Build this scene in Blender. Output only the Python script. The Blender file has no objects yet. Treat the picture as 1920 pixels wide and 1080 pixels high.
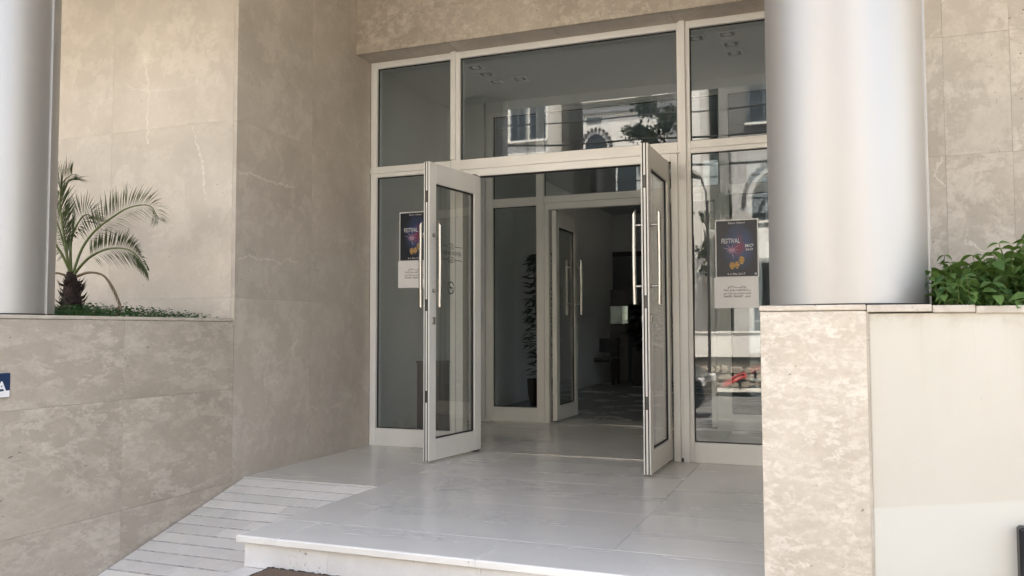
import bpy, bmesh, math, random
from mathutils import Vector, Matrix, Euler
from mathutils.noise import noise as pnoise
R = math.radians
SC = bpy.context.scene
COL = SC.collection
random.seed(7)

# ------------------------------------------------------------------ camera
cam = bpy.data.cameras.new('camera')
cam.sensor_width = 36.0
cam.lens = 1565.35 / 1920 * 36
cam.clip_start, cam.clip_end = 0.05, 400
camo = bpy.data.objects.new('camera', cam)
COL.objects.link(camo)
_R = Vector((0.93292012, 0.36007173, -0.00289846)); _U = Vector((0.02079898, -0.04584922, 0.99873182)); _F = Vector((-0.35948221, 0.93179729, 0.05026278))
_m = Matrix((( _R.x, _U.x, -_F.x, 3.81127), (_R.y, _U.y, -_F.y, -6.40001), (_R.z, _U.z, -_F.z, 1.0), (0, 0, 0, 1)))
camo.matrix_world = _m
SC.camera = camo

# ------------------------------------------------------------------ world, sun, exposure
SUN_EL, SUN_AZ = 64.0, 33.0           # azimuth from +y towards +x (behind the building)
world = bpy.data.worlds.new('World'); SC.world = world; world.use_nodes = True
wn = world.node_tree.nodes; wl = world.node_tree.links
bg = wn['Background']
sky = wn.new('ShaderNodeTexSky'); sky.sky_type = 'NISHITA'; sky.sun_disc = False
sky.sun_elevation = R(SUN_EL); sky.sun_rotation = R(SUN_AZ)
sky.air_density = 1.0; sky.dust_density = 4.0; sky.ozone_density = 1.0
wl.new(sky.outputs[0], bg.inputs[0]); bg.inputs[1].default_value = 0.14
sun = bpy.data.lights.new('sun', 'SUN'); sun.energy = 4.6; sun.angle = R(0.55); sun.color = (1, 0.955, 0.88)
suno = bpy.data.objects.new('sun', sun); COL.objects.link(suno)
sd = Vector((math.sin(R(SUN_AZ)) * math.cos(R(SUN_EL)), math.cos(R(SUN_AZ)) * math.cos(R(SUN_EL)), math.sin(R(SUN_EL))))
suno.rotation_euler = sd.to_track_quat('Z', 'Y').to_euler(); suno.location = (0, 0, 30)
SC.view_settings.view_transform = 'Standard'; SC.view_settings.look = 'None'
SC.view_settings.exposure = 2.5; SC.view_settings.gamma = 1.0; SC.view_settings.use_curve_mapping = False
SC.view_settings.use_white_balance = True; SC.view_settings.white_balance_temperature = 7150; SC.view_settings.white_balance_tint = 11
SC.cycles.use_denoising = True
SC.cycles.max_bounces = 12; SC.cycles.diffuse_bounces = 6; SC.cycles.glossy_bounces = 5; SC.cycles.transparent_max_bounces = 24
SC.cycles.transmission_bounces = 4; SC.cycles.caustics_reflective = False; SC.cycles.caustics_refractive = False
SC.cycles.sample_clamp_indirect = 6.0

# ------------------------------------------------------------------ materials
def newmat(name):
    m = bpy.data.materials.new(name); m.use_nodes = True
    return m, m.node_tree.nodes, m.node_tree.links, m.node_tree.nodes['Principled BSDF']

def coords(n, l, rnd=True, scale=(1, 1, 1), rot=(0, 0, 0)):
    tc = n.new('ShaderNodeTexCoord'); mp = n.new('ShaderNodeMapping')
    l.new(tc.outputs['Object'], mp.inputs[0]); mp.inputs['Scale'].default_value = scale; mp.inputs['Rotation'].default_value = rot
    if rnd:
        oi = n.new('ShaderNodeObjectInfo'); ml = n.new('ShaderNodeMath'); ml.operation = 'MULTIPLY'; ml.inputs[1].default_value = 60
        l.new(oi.outputs['Random'], ml.inputs[0]); l.new(ml.outputs[0], mp.inputs['Location'])
    return mp.outputs[0]

def nz(n, l, co, sc, det=6, rough=0.55, dist=0.0):
    t = n.new('ShaderNodeTexNoise'); t.inputs['Scale'].default_value = sc; t.inputs['Detail'].default_value = det
    t.inputs['Roughness'].default_value = rough; t.inputs['Distortion'].default_value = dist
    l.new(co, t.inputs['Vector']); return t.outputs['Fac']

def ramp(n, l, fac, stops):
    r = n.new('ShaderNodeValToRGB'); l.new(fac, r.inputs[0])
    e = r.color_ramp.elements
    while len(e) < len(stops): e.new(0.5)
    for i, (p, c) in enumerate(stops):
        e[i].position = p; e[i].color = (c, c, c, 1) if not hasattr(c, '__len__') else (*c, 1)
    return r.outputs[0]

def mix(n, l, fac, a, b, mode='MIX'):
    x = n.new('ShaderNodeMix'); x.data_type = 'RGBA'; x.blend_type = mode
    for s, v in ((0, fac), (6, a), (7, b)):
        if hasattr(v, 'links'): l.new(v, x.inputs[s])
        elif s == 0: x.inputs[0].default_value = v
        else: x.inputs[s].default_value = (*v, 1)
    return x.outputs[2]

def bump(n, l, h, bs, strength=0.3, dist=0.004):
    b = n.new('ShaderNodeBump'); b.inputs['Strength'].default_value = strength; b.inputs['Distance'].default_value = dist
    l.new(h, b.inputs['Height']); l.new(b.outputs[0], bs.inputs['Normal'])

def objvar(n, l, col, amt):
    oi = n.new('ShaderNodeObjectInfo'); mr = n.new('ShaderNodeMapRange'); mr.inputs[3].default_value = 1 - amt; mr.inputs[4].default_value = 1 + amt * 0.6
    l.new(oi.outputs['Random'], mr.inputs[0])
    v = n.new('ShaderNodeVectorMath'); v.operation = 'SCALE'; l.new(col, v.inputs[0]); l.new(mr.outputs[0], v.inputs['Scale'])
    return v.outputs[0]

def marble(name, base, dark, light, flake=0.5, vein=0.6, rot=(0, 0, 0), rough=0.38, stretch=(1, 1, 1), var=0.06, fscale=7, pit=1.0, cloud=1.6, strokes=()):
    m, n, l, b = newmat(name)
    co = coords(n, l, True, stretch, rot)
    c1 = nz(n, l, co, cloud, 10, 0.66, 0.35)
    col = mix(n, l, ramp(n, l, c1, [(0.32, 0.0), (0.68, 1.0)]), dark, base)
    c2 = nz(n, l, co, fscale, 12, 0.72, 0.25)
    c3 = nz(n, l, co, fscale * 0.28, 5, 0.6, 0.3)
    f = n.new('ShaderNodeMath'); f.operation = 'MULTIPLY'
    l.new(ramp(n, l, c2, [(0.485, 0.0), (0.535, 0.75), (0.62, 1.0)]), f.inputs[0])
    l.new(ramp(n, l, c3, [(0.34, 0.15 * flake), (0.58, flake)]), f.inputs[1])
    col = mix(n, l, f.outputs[0], col, light)
    # mid-tone mottling
    c4 = nz(n, l, co, fscale * 3.1, 10, 0.75, 0.2)
    col = mix(n, l, ramp(n, l, c4, [(0.36, 0.55 * flake), (0.54, 0.0)]), col, dark)
    # thin veins
    v1 = nz(n, l, co, 0.75, 9, 0.6, 0.7)
    v = n.new('ShaderNodeMath'); v.operation = 'SUBTRACT'; v.inputs[1].default_value = 0.5; l.new(v1, v.inputs[0])
    va = n.new('ShaderNodeMath'); va.operation = 'ABSOLUTE'; l.new(v.outputs[0], va.inputs[0])
    vm = nz(n, l, co, 1.9, 3, 0.5)
    vv = n.new('ShaderNodeMath'); vv.operation = 'MULTIPLY'
    l.new(ramp(n, l, va.outputs[0], [(0.0, vein), (0.007, 0.0)]), vv.inputs[0]); l.new(ramp(n, l, vm, [(0.48, 0.0), (0.6, 1.0)]), vv.inputs[1])
    col = mix(n, l, vv.outputs[0], col, light)
    if strokes:   # long pale veins that run across particular slabs: (axis along, along0, along1, axis across, across0, slope)
        cw = coords(n, l, False); tcs = n.new('ShaderNodeTexCoord'); sxs = n.new('ShaderNodeSeparateXYZ'); l.new(tcs.outputs['Object'], sxs.inputs[0])
        wa_, wb_ = nz(n, l, cw, 4.5, 3, 0.5), nz(n, l, cw, 26, 5, 0.7)
        for (ia, a0, a1, ic, c0, sl, wd) in strokes:
            def mth(op, p, q, r=None):
                m1 = n.new('ShaderNodeMath'); m1.operation = op
                for k_, v_ in enumerate((p, q, r)):
                    if v_ is None: continue
                    if hasattr(v_, 'links'): l.new(v_, m1.inputs[k_])
                    else: m1.inputs[k_].default_value = v_
                return m1.outputs[0]
            A, Cc = sxs.outputs[ia], sxs.outputs[ic]
            d_ = mth('SUBTRACT', Cc, c0 - sl * a0); d_ = mth('MULTIPLY_ADD', A, -sl, d_)
            d_ = mth('MULTIPLY_ADD', wa_, 0.16, d_); d_ = mth('MULTIPLY_ADD', wb_, 0.085, d_); d_ = mth('ABSOLUTE', mth('SUBTRACT', d_, 0.1225), None)
            e_ = n.new('ShaderNodeMapRange'); e_.inputs[1].default_value = 0.0; e_.inputs[2].default_value = wd; e_.inputs[3].default_value = 0.75; e_.inputs[4].default_value = 0.0; l.new(d_, e_.inputs[0])
            g1_ = mth('GREATER_THAN', A, a0); g2_ = mth('LESS_THAN', A, a1)
            col = mix(n, l, mth('MULTIPLY', mth('MULTIPLY', e_.outputs[0], g1_), g2_), col, light)
    w1 = nz(n, l, co, 1.35, 8, 0.62, 0.9)
    w = n.new('ShaderNodeMath'); w.operation = 'SUBTRACT'; w.inputs[1].default_value = 0.47; l.new(w1, w.inputs[0])
    wa = n.new('ShaderNodeMath'); wa.operation = 'ABSOLUTE'; l.new(w.outputs[0], wa.inputs[0])
    wv = n.new('ShaderNodeMath'); wv.operation = 'MULTIPLY'
    l.new(ramp(n, l, wa.outputs[0], [(0.0, 0.45 * flake), (0.005, 0.0)]), wv.inputs[0]); l.new(ramp(n, l, c3, [(0.45, 0.0), (0.56, 1.0)]), wv.inputs[1])
    col = mix(n, l, wv.outputs[0], col, dark)
    g1 = nz(n, l, co, 48, 6, 0.75, 0.2)
    col = mix(n, l, ramp(n, l, g1, [(0.40, 0.30 * flake), (0.52, 0.0)]), col, dark)
    # pits
    p1 = nz(n, l, co, 55, 2, 0.5); pm = nz(n, l, co, 5, 3, 0.5)
    pp = n.new('ShaderNodeMath'); pp.operation = 'MULTIPLY'
    l.new(ramp(n, l, p1, [(0.68, 0.0), (0.73, 0.75 * pit)]), pp.inputs[0]); l.new(ramp(n, l, pm, [(0.5, 0.0), (0.6, 1.0)]), pp.inputs[1])
    col = mix(n, l, pp.outputs[0], col, tuple(x * 0.45 for x in dark))
    col = objvar(n, l, col, var)
    l.new(col, b.inputs['Base Color'])
    l.new(ramp(n, l, c1, [(0.3, rough + 0.1), (0.7, rough - 0.04)]), b.inputs['Roughness'])
    bump(n, l, c2, b, 0.18, 0.003)
    return m

M = {}
SM = dict(flake=0.34, vein=0.45, rough=0.40, pit=0.9, cloud=1.9, fscale=5, var=0.045)
M['stone_smooth'] = marble('beige_marble', (0.555, 0.492, 0.412), (0.445, 0.39, 0.322), (0.70, 0.645, 0.555), **SM)
M['stone_return'] = marble('veined_beige_marble', (0.535, 0.474, 0.397), (0.43, 0.377, 0.312), (0.72, 0.665, 0.575), strokes=((1, -0.85, -0.22, 2, 2.10, -0.02, 0.011), (1, -0.85, -0.15, 2, 1.505, 0.03, 0.008)), **SM)
M['stone_back'] = marble('pale_veined_beige_marble', (0.57, 0.507, 0.425), (0.46, 0.405, 0.335), (0.73, 0.675, 0.585), strokes=((2, 2.35, 3.0, 0, 1.42, -0.06, 0.009), (2, 1.95, 2.44, 0, 1.95, -0.25, 0.008)), **SM)
M['stone_flaky'] = marble('flaky_beige_stone', (0.54, 0.472, 0.382), (0.365, 0.31, 0.243), (0.67, 0.61, 0.505), flake=0.75, vein=0.4, rough=0.46, stretch=(1, 0.7, 1.15), fscale=9, pit=1.3, var=0.04, cloud=2.2)
M['stone_diag'] = marble('streaked_beige_stone', (0.525, 0.458, 0.374), (0.385, 0.328, 0.262), (0.67, 0.608, 0.51), flake=0.74, vein=0.4, rot=(R(-28), 0, 0), rough=0.46, stretch=(1, 0.6, 1.25), fscale=10, pit=1.2, var=0.035, cloud=2.0)
M['stone_ped'] = marble('pink_beige_stone', (0.66, 0.585, 0.48), (0.47, 0.40, 0.315), (0.77, 0.71, 0.61), flake=0.72, vein=0.1, rough=0.42, stretch=(0.8, 1, 1.3), fscale=24, pit=1.9, var=0.02, cloud=4.0)
M['stone_right'] = marble('grey_beige_marble', (0.505, 0.448, 0.37), (0.39, 0.34, 0.277), (0.69, 0.635, 0.545), flake=0.6, vein=1.0, rough=0.42, pit=1.3, fscale=7, var=0.03, cloud=1.9)
M['landing'] = marble('white_grey_marble', (0.75, 0.725, 0.665), (0.64, 0.62, 0.57), (0.79, 0.77, 0.715), flake=0.06, vein=0.0, rough=0.21, stretch=(0.5, 2.2, 1), var=0.03, fscale=3.5, pit=0.6, cloud=1.3)
M['lobbyfloor'] = marble('grey_lobby_marble', (0.45, 0.445, 0.43), (0.41, 0.405, 0.39), (0.47, 0.465, 0.45), flake=0.2, vein=0.0, rough=0.22, var=0.0, pit=0.2)
M['ramp'] = marble('honed_white_marble', (0.80, 0.765, 0.70), (0.67, 0.64, 0.59), (0.85, 0.825, 0.77), flake=0.5, vein=0.4, rough=0.5, var=0.11, fscale=6, pit=0.9, stretch=(1.4, 1, 1))
M['nosing'] = marble('cream_white_marble', (0.85, 0.825, 0.76), (0.75, 0.725, 0.66), (0.89, 0.87, 0.82), flake=0.3, vein=0.3, rough=0.35, var=0.02, fscale=5, pit=1.0)
M['riser'] = marble('cream_riser_marble', (0.80, 0.775, 0.725), (0.66, 0.645, 0.62), (0.86, 0.84, 0.8), flake=0.5, vein=0.3, rough=0.4, var=0.03, fscale=5, pit=1.4)
M['coping'] = marble('coping_stone', (0.55, 0.495, 0.41), (0.41, 0.355, 0.285), (0.66, 0.61, 0.53), flake=0.5, vein=0.1, rough=0.45, var=0.04, pit=1.2)

def plain(name, col, rough=0.5, metal=0.0, nscale=0, namt=0.0, bmp=0.0, spec=None, rnd=False):
    m, n, l, b = newmat(name)
    b.inputs['Roughness'].default_value = rough; b.inputs['Metallic'].default_value = metal
    if spec is not None: b.inputs['Specular IOR Level'].default_value = spec
    if nscale:
        co = coords(n, l, rnd)
        f = nz(n, l, co, nscale, 6, 0.6, 0.3)
        c = mix(n, l, ramp(n, l, f, [(0.35, 0.0), (0.65, 1.0)]), tuple(x * (1 - namt) for x in col), tuple(min(1, x * (1 + namt * 0.5)) for x in col))
        l.new(c, b.inputs['Base Color'])
        if bmp: bump(n, l, f, b, 0.4, bmp)
    else: b.inputs['Base Color'].default_value = (*col, 1)
    return m
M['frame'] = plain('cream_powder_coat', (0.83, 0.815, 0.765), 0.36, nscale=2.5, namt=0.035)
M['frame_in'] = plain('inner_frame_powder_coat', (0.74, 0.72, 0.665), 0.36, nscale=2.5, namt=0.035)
M['gasket'] = plain('black_rubber', (0.012, 0.012, 0.012), 0.6, nscale=20, namt=0.2)
M['steel'] = plain('polished_steel', (0.50, 0.485, 0.455), 0.24, 1.0, nscale=6, namt=0.05)
M['steel_dk'] = plain('dark_lock_metal', (0.10, 0.095, 0.09), 0.4, 0.8, nscale=30, namt=0.2)
M['wallpaint'] = plain('white_wall_paint', (0.66, 0.655, 0.63), 0.6, nscale=1.5, namt=0.03)
M['lobbypaint'] = plain('grey_lobby_paint', (0.50, 0.52, 0.525), 0.6, nscale=1.5, namt=0.04)
M['ceilpaint'] = plain('ceiling_paint', (0.72, 0.72, 0.70), 0.7, nscale=1.2, namt=0.03)
M['fitting'] = plain('downlight_trim', (0.74, 0.74, 0.72), 0.4, nscale=5, namt=0.03)
M['lampface'] = plain('downlight_glass', (0.22, 0.22, 0.21), 0.25, nscale=40, namt=0.3)
M['paper'] = plain('white_paper', (0.86, 0.85, 0.835), 0.7, nscale=4, namt=0.03)
M['ink'] = plain('black_ink', (0.015, 0.015, 0.02), 0.6)
M['decal'] = plain('grey_vinyl_decal', (0.03, 0.03, 0.03), 0.5)
M['whiteprint'] = plain('white_print', (0.78, 0.78, 0.8), 0.6)
M['gold'] = plain('ochre_print', (0.58, 0.36, 0.13), 0.6, nscale=60, namt=0.5)
M['pinkprint'] = plain('pink_print', (0.42, 0.26, 0.36), 0.6, nscale=50, namt=0.4)
M['mat'] = plain('brown_coir', (0.155, 0.105, 0.07), 0.95, nscale=160, namt=0.45, bmp=0.004)
M['mat_edge'] = plain('dark_mat_edge', (0.02, 0.018, 0.016), 0.8, nscale=90, namt=0.4)
M['blue'] = plain('navy_enamel', (0.012, 0.032, 0.085), 0.3, nscale=3, namt=0.1)
M['signwhite'] = plain('white_enamel', (0.8, 0.8, 0.79), 0.35)
M['blackbox'] = plain('black_plastic', (0.008, 0.008, 0.009), 0.4, nscale=30, namt=0.2)
M['soil'] = plain('dark_soil', (0.05, 0.036, 0.026), 0.95, nscale=30, namt=0.5, bmp=0.02)
M['concrete'] = plain('pavement_concrete', (0.42, 0.40, 0.36), 0.85, nscale=3, namt=0.15, bmp=0.002)
M['asphalt'] = plain('worn_asphalt', (0.115, 0.115, 0.112), 0.9, nscale=8, namt=0.25, bmp=0.003)
M['kerb'] = plain('kerb_stone', (0.35, 0.33, 0.30), 0.8, nscale=6, namt=0.2, rnd=True)
M['white_render'] = plain('white_render', (0.80, 0.785, 0.75), 0.8, nscale=0.6, namt=0.06)
M['grey_render'] = plain('grey_render', (0.30, 0.30, 0.29), 0.8, nscale=0.8, namt=0.15)
M['aged_render'] = plain('aged_render', (0.46, 0.455, 0.44), 0.8, nscale=1.2, namt=0.15)
M['dark_grey_render'] = plain('dark_grey_render', (0.13, 0.13, 0.128), 0.8, nscale=0.8, namt=0.2)
M['dark_render'] = plain('dark_brown_render', (0.07, 0.065, 0.06), 0.8, nscale=1.0, namt=0.2)
M['shutter'] = plain('blue_grey_shutter', (0.10, 0.125, 0.15), 0.5, nscale=2, namt=0.15)
M['doorgloss'] = plain('grey_gloss_lacquer', (0.16, 0.175, 0.17), 0.12, nscale=1, namt=0.1)
M['mirror'] = plain('green_tinted_mirror', (0.22, 0.27, 0.245), 0.03, 1.0, nscale=3, namt=0.05)
M['dkglass'] = plain('dark_window_glass', (0.03, 0.035, 0.04), 0.08, nscale=1, namt=0.2)
M['red'] = plain('red_painted_steel', (0.42, 0.02, 0.025), 0.4, nscale=20, namt=0.2)
M['rubble'] = plain('rubble_stone', (0.29, 0.255, 0.21), 0.85, nscale=9, namt=0.3, bmp=0.01, rnd=True)
M['grout'] = plain('dirty_grey_grout', (0.52, 0.505, 0.47), 0.9, nscale=25, namt=0.4)
M['filler'] = plain('stone_joint_filler', (0.42, 0.355, 0.28), 0.8, nscale=12, namt=0.2)
M['mortar'] = plain('dark_mortar', (0.12, 0.105, 0.09), 0.95, nscale=12, namt=0.3)
M['carpaint'] = plain('dark_car_paint', (0.015, 0.018, 0.022), 0.18, 0.3, nscale=4, namt=0.1)
M['tyre'] = plain('tyre_rubber', (0.015, 0.015, 0.015), 0.8, nscale=40, namt=0.3)
M['rim'] = plain('wheel_alloy', (0.45, 0.45, 0.46), 0.3, 0.9, nscale=5, namt=0.1)
M['lens'] = plain('lamp_lens', (0.6, 0.6, 0.6), 0.1, nscale=30, namt=0.3)
M['cable'] = plain('black_cable', (0.012, 0.012, 0.012), 0.7)
M['wood_dk'] = plain('dark_wood', (0.028, 0.02, 0.015), 0.4, nscale=9, namt=0.4)
M['seatfab'] = plain('grey_seat_fabric', (0.12, 0.12, 0.125), 0.9, nscale=60, namt=0.3)
M['terracotta'] = plain('brown_planter_glaze', (0.07, 0.045, 0.03), 0.5, nscale=6, namt=0.3)
M['litterbin'] = plain('dark_brown_laminate', (0.045, 0.036, 0.03), 0.35, nscale=4, namt=0.15)
M['trunk'] = plain('palm_trunk_fibre', (0.045, 0.028, 0.022), 0.95, nscale=45, namt=0.6, bmp=0.01)
M['deadleaf'] = plain('dried_frond', (0.17, 0.12, 0.065), 0.8, nscale=20, namt=0.3)
M['rachis'] = plain('palm_rachis', (0.13, 0.16, 0.045), 0.6, nscale=14, namt=0.3)
M['bark'] = plain('street_tree_bark', (0.10, 0.075, 0.055), 0.9, nscale=14, namt=0.4)

def cream():
    m, n, l, b = newmat('cream_wall_paint')
    co = coords(n, l, False)
    f = nz(n, l, co, 1.7, 6, 0.6, 0.4)
    col = mix(n, l, ramp(n, l, f, [(0.3, 0.0), (0.7, 1.0)]), (0.55, 0.515, 0.43), (0.59, 0.555, 0.475))
    # a lighter tone below a slightly slanting line
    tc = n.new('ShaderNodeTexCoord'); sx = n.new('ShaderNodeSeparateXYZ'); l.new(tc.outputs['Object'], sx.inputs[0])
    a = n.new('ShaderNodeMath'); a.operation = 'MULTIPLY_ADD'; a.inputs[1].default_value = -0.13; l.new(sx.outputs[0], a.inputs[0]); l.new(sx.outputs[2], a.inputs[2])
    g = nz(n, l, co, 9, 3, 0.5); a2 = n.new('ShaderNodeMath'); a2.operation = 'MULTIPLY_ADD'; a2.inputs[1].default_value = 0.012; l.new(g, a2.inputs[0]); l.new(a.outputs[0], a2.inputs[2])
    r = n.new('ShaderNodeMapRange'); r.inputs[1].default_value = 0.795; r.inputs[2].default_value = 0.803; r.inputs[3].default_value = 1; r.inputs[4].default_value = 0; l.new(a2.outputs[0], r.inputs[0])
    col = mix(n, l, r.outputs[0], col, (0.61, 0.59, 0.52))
    # rain grime under the coping and small scuffs
    z = n.new('ShaderNodeMapRange'); z.inputs[1].default_value = 1.435; z.inputs[2].default_value = 1.53; z.inputs[3].default_value = 0; z.inputs[4].default_value = 0.55; l.new(sx.outputs[2], z.inputs[0])
    h = nz(n, l, co, 14, 5, 0.7, 0.6); hm = n.new('ShaderNodeMath'); hm.operation = 'MULTIPLY'; l.new(ramp(n, l, h, [(0.45, 0.0), (0.65, 1.0)]), hm.inputs[0]); l.new(z.outputs[0], hm.inputs[1])
    col = mix(n, l, hm.outputs[0], col, (0.42, 0.36, 0.27))
    cs = coords(n, l, False, (16, 1, 1.1)); st = nz(n, l, cs, 1.0, 5, 0.6, 0.1); zs = n.new('ShaderNodeMapRange'); zs.inputs[1].default_value = 1.05; zs.inputs[2].default_value = 1.53; zs.inputs[3].default_value = 0; zs.inputs[4].default_value = 0.32; l.new(sx.outputs[2], zs.inputs[0])
    stm = n.new('ShaderNodeMath'); stm.operation = 'MULTIPLY'; l.new(ramp(n, l, st, [(0.5, 0.0), (0.7, 1.0)]), stm.inputs[0]); l.new(zs.outputs[0], stm.inputs[1])
    col = mix(n, l, stm.outputs[0], col, (0.47, 0.41, 0.32))
    s = nz(n, l, co, 26, 2, 0.5); sm = nz(n, l, co, 2.3, 2, 0.5); sq = n.new('ShaderNodeMath'); sq.operation = 'MULTIPLY'
    l.new(ramp(n, l, s, [(0.73, 0.0), (0.76, 0.7)]), sq.inputs[0]); l.new(ramp(n, l, sm, [(0.5, 0.0), (0.58, 1.0)]), sq.inputs[1])
    col = mix(n, l, sq.outputs[0], col, (0.3, 0.25, 0.19))
    l.new(col, b.inputs['Base Color']); b.inputs['Roughness'].default_value = 0.62
    bump(n, l, nz(n, l, co, 70, 4, 0.6), b, 0.12, 0.002)
    return m
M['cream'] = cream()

def alu():
    m, n, l, b = newmat('satin_aluminium_cladding')
    co = coords(n, l, True, (1, 1, 0.25))
    f = nz(n, l, co, 3, 5, 0.55, 0.2)
    l.new(mix(n, l, f, (0.44, 0.425, 0.40), (0.48, 0.465, 0.44)), b.inputs['Base Color'])
    b.inputs['Metallic'].default_value = 0.78
    g = nz(n, l, co, 1.2, 4, 0.5)
    l.new(ramp(n, l, g, [(0.3, 0.48), (0.7, 0.56)]), b.inputs['Roughness'])
    h1 = nz(n, l, coords(n, l, True, (1, 1, 0.35)), 2.2, 3, 0.5); b2 = n.new('ShaderNodeBump'); b2.inputs['Strength'].default_value = 0.35; b2.inputs['Distance'].default_value = 0.008
    l.new(h1, b2.inputs['Height']); l.new(b2.outputs[0], b.inputs['Normal'])
    return m
M['alu'] = alu()

def glassmat(name, tint, wav=0.0015, boost=1.0):
    m, n, l, b = newmat(name); n.remove(b)
    out = n['Material Output']
    tr = n.new('ShaderNodeBsdfTransparent'); tr.inputs[0].default_value = (*tint, 1)
    gl = n.new('ShaderNodeBsdfGlossy'); gl.inputs['Roughness'].default_value = 0.0; gl.inputs[0].default_value = (1, 1, 1, 1)
    geo = n.new('ShaderNodeNewGeometry'); mr = n.new('ShaderNodeMapRange'); mr.inputs[3].default_value = 1.55; mr.inputs[4].default_value = 1 / 1.55
    l.new(geo.outputs['Backfacing'], mr.inputs[0])
    fr = n.new('ShaderNodeFresnel'); l.new(mr.outputs[0], fr.inputs[0])
    bo = n.new('ShaderNodeMath'); bo.operation = 'MULTIPLY'; bo.use_clamp = True; bo.inputs[1].default_value = boost; l.new(fr.outputs[0], bo.inputs[0])
    co = coords(n, l, True); w = nz(n, l, co, 1.3, 2, 0.4)
    bp = n.new('ShaderNodeBump'); bp.inputs['Strength'].default_value = 0.5; bp.inputs['Distance'].default_value = wav; l.new(w, bp.inputs['Height'])
    l.new(bp.outputs[0], gl.inputs['Normal'])
    mx = n.new('ShaderNodeMixShader'); l.new(bo.outputs[0], mx.inputs[0]); l.new(tr.outputs[0], mx.inputs[1]); l.new(gl.outputs[0], mx.inputs[2])
    l.new(mx.outputs[0], out.inputs[0])
    return m
M['glass'] = glassmat('tinted_window_glass', (0.86, 0.90, 0.915), 0.0009, 1.6)
M['glass_door'] = glassmat('door_glass', (0.90, 0.91, 0.90), 0.001, 1.4)

def leafmat(name, a, b_, trans=0.25, sc=3.0):
    m, n, l, b = newmat(name)
    oi = n.new('ShaderNodeObjectInfo'); co = coords(n, l, False)
    f = nz(n, l, co, sc, 4, 0.6)
    ad = n.new('ShaderNodeMath'); ad.operation = 'ADD'; l.new(f, ad.inputs[0]); l.new(oi.outputs['Random'], ad.inputs[1])
    md = n.new('ShaderNodeMath'); md.operation = 'FRACT'; l.new(ad.outputs[0], md.inputs[0])
    l.new(mix(n, l, ramp(n, l, md.outputs[0], [(0.0, 0.0), (0.5, 1.0), (1.0, 0.15)]), a, b_), b.inputs['Base Color'])
    b.inputs['Roughness'].default_value = 0.6; b.inputs['Specular IOR Level'].default_value = 0.3
    t = n.new('ShaderNodeBsdfTranslucent'); t.inputs[0].default_value = (b_[0] * 1.3, b_[1] * 1.4, b_[2], 1)
    ms = n.new('ShaderNodeMixShader'); ms.inputs[0].default_value = trans
    l.new(b.outputs[0], ms.inputs[1]); l.new(t.outputs[0], ms.inputs[2]); l.new(ms.outputs[0], n['Material Output'].inputs[0])
    return m
M['leaf'] = leafmat('broad_green_leaf', (0.035, 0.09, 0.028), (0.12, 0.205, 0.055), 0.3)
M['leaf_low'] = leafmat('low_green_leaf', (0.022, 0.07, 0.022), (0.06, 0.13, 0.035), 0.2, 25)
M['frond'] = leafmat('palm_leaflet', (0.055, 0.078, 0.036), (0.125, 0.15, 0.072), 0.2, 8)
M['leaf_dk'] = leafmat('indoor_plant_leaf', (0.012, 0.04, 0.018), (0.02, 0.06, 0.025), 0.1, 8)
M['leaf_tree'] = leafmat('street_tree_leaf', (0.012, 0.02, 0.01), (0.02, 0.033, 0.015), 0.05, 2)

def posterart():
    m, n, l, b = newmat('poster_night_print')
    co = coords(n, l, False)
    tc = n.new('ShaderNodeTexCoord'); sp = n.new('ShaderNodeTexGradient'); sp.gradient_type = 'SPHERICAL'
    mp = n.new('ShaderNodeMapping'); l.new(tc.outputs['Generated'], mp.inputs[0]); mp.inputs['Location'].default_value = (-1.25, 0, -1.1); mp.inputs['Scale'].default_value = (2.3, 0, 2.1)
    l.new(mp.outputs[0], sp.inputs[0])
    f = nz(n, l, co, 14, 6, 0.6, 0.8); q = n.new('ShaderNodeMath'); q.operation = 'MULTIPLY'; l.new(f, q.inputs[0]); l.new(sp.outputs['Fac'], q.inputs[1])
    col = mix(n, l, ramp(n, l, q.outputs[0], [(0.02, 0.0), (0.42, 1.0)]), (0.012, 0.016, 0.024), (0.045, 0.085, 0.21))
    g = nz(n, l, co, 9, 4, 0.6, 0.5); gq = n.new('ShaderNodeMath'); gq.operation = 'MULTIPLY'; l.new(g, gq.inputs[0]); l.new(sp.outputs['Fac'], gq.inputs[1])
    col = mix(n, l, ramp(n, l, gq.outputs[0], [(0.28, 0.0), (0.46, 0.8)]), col, (0.24, 0.03, 0.06))
    l.new(col, b.inputs['Base Color']); b.inputs['Roughness'].default_value = 0.35
    return m
M['poster'] = posterart()

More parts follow.
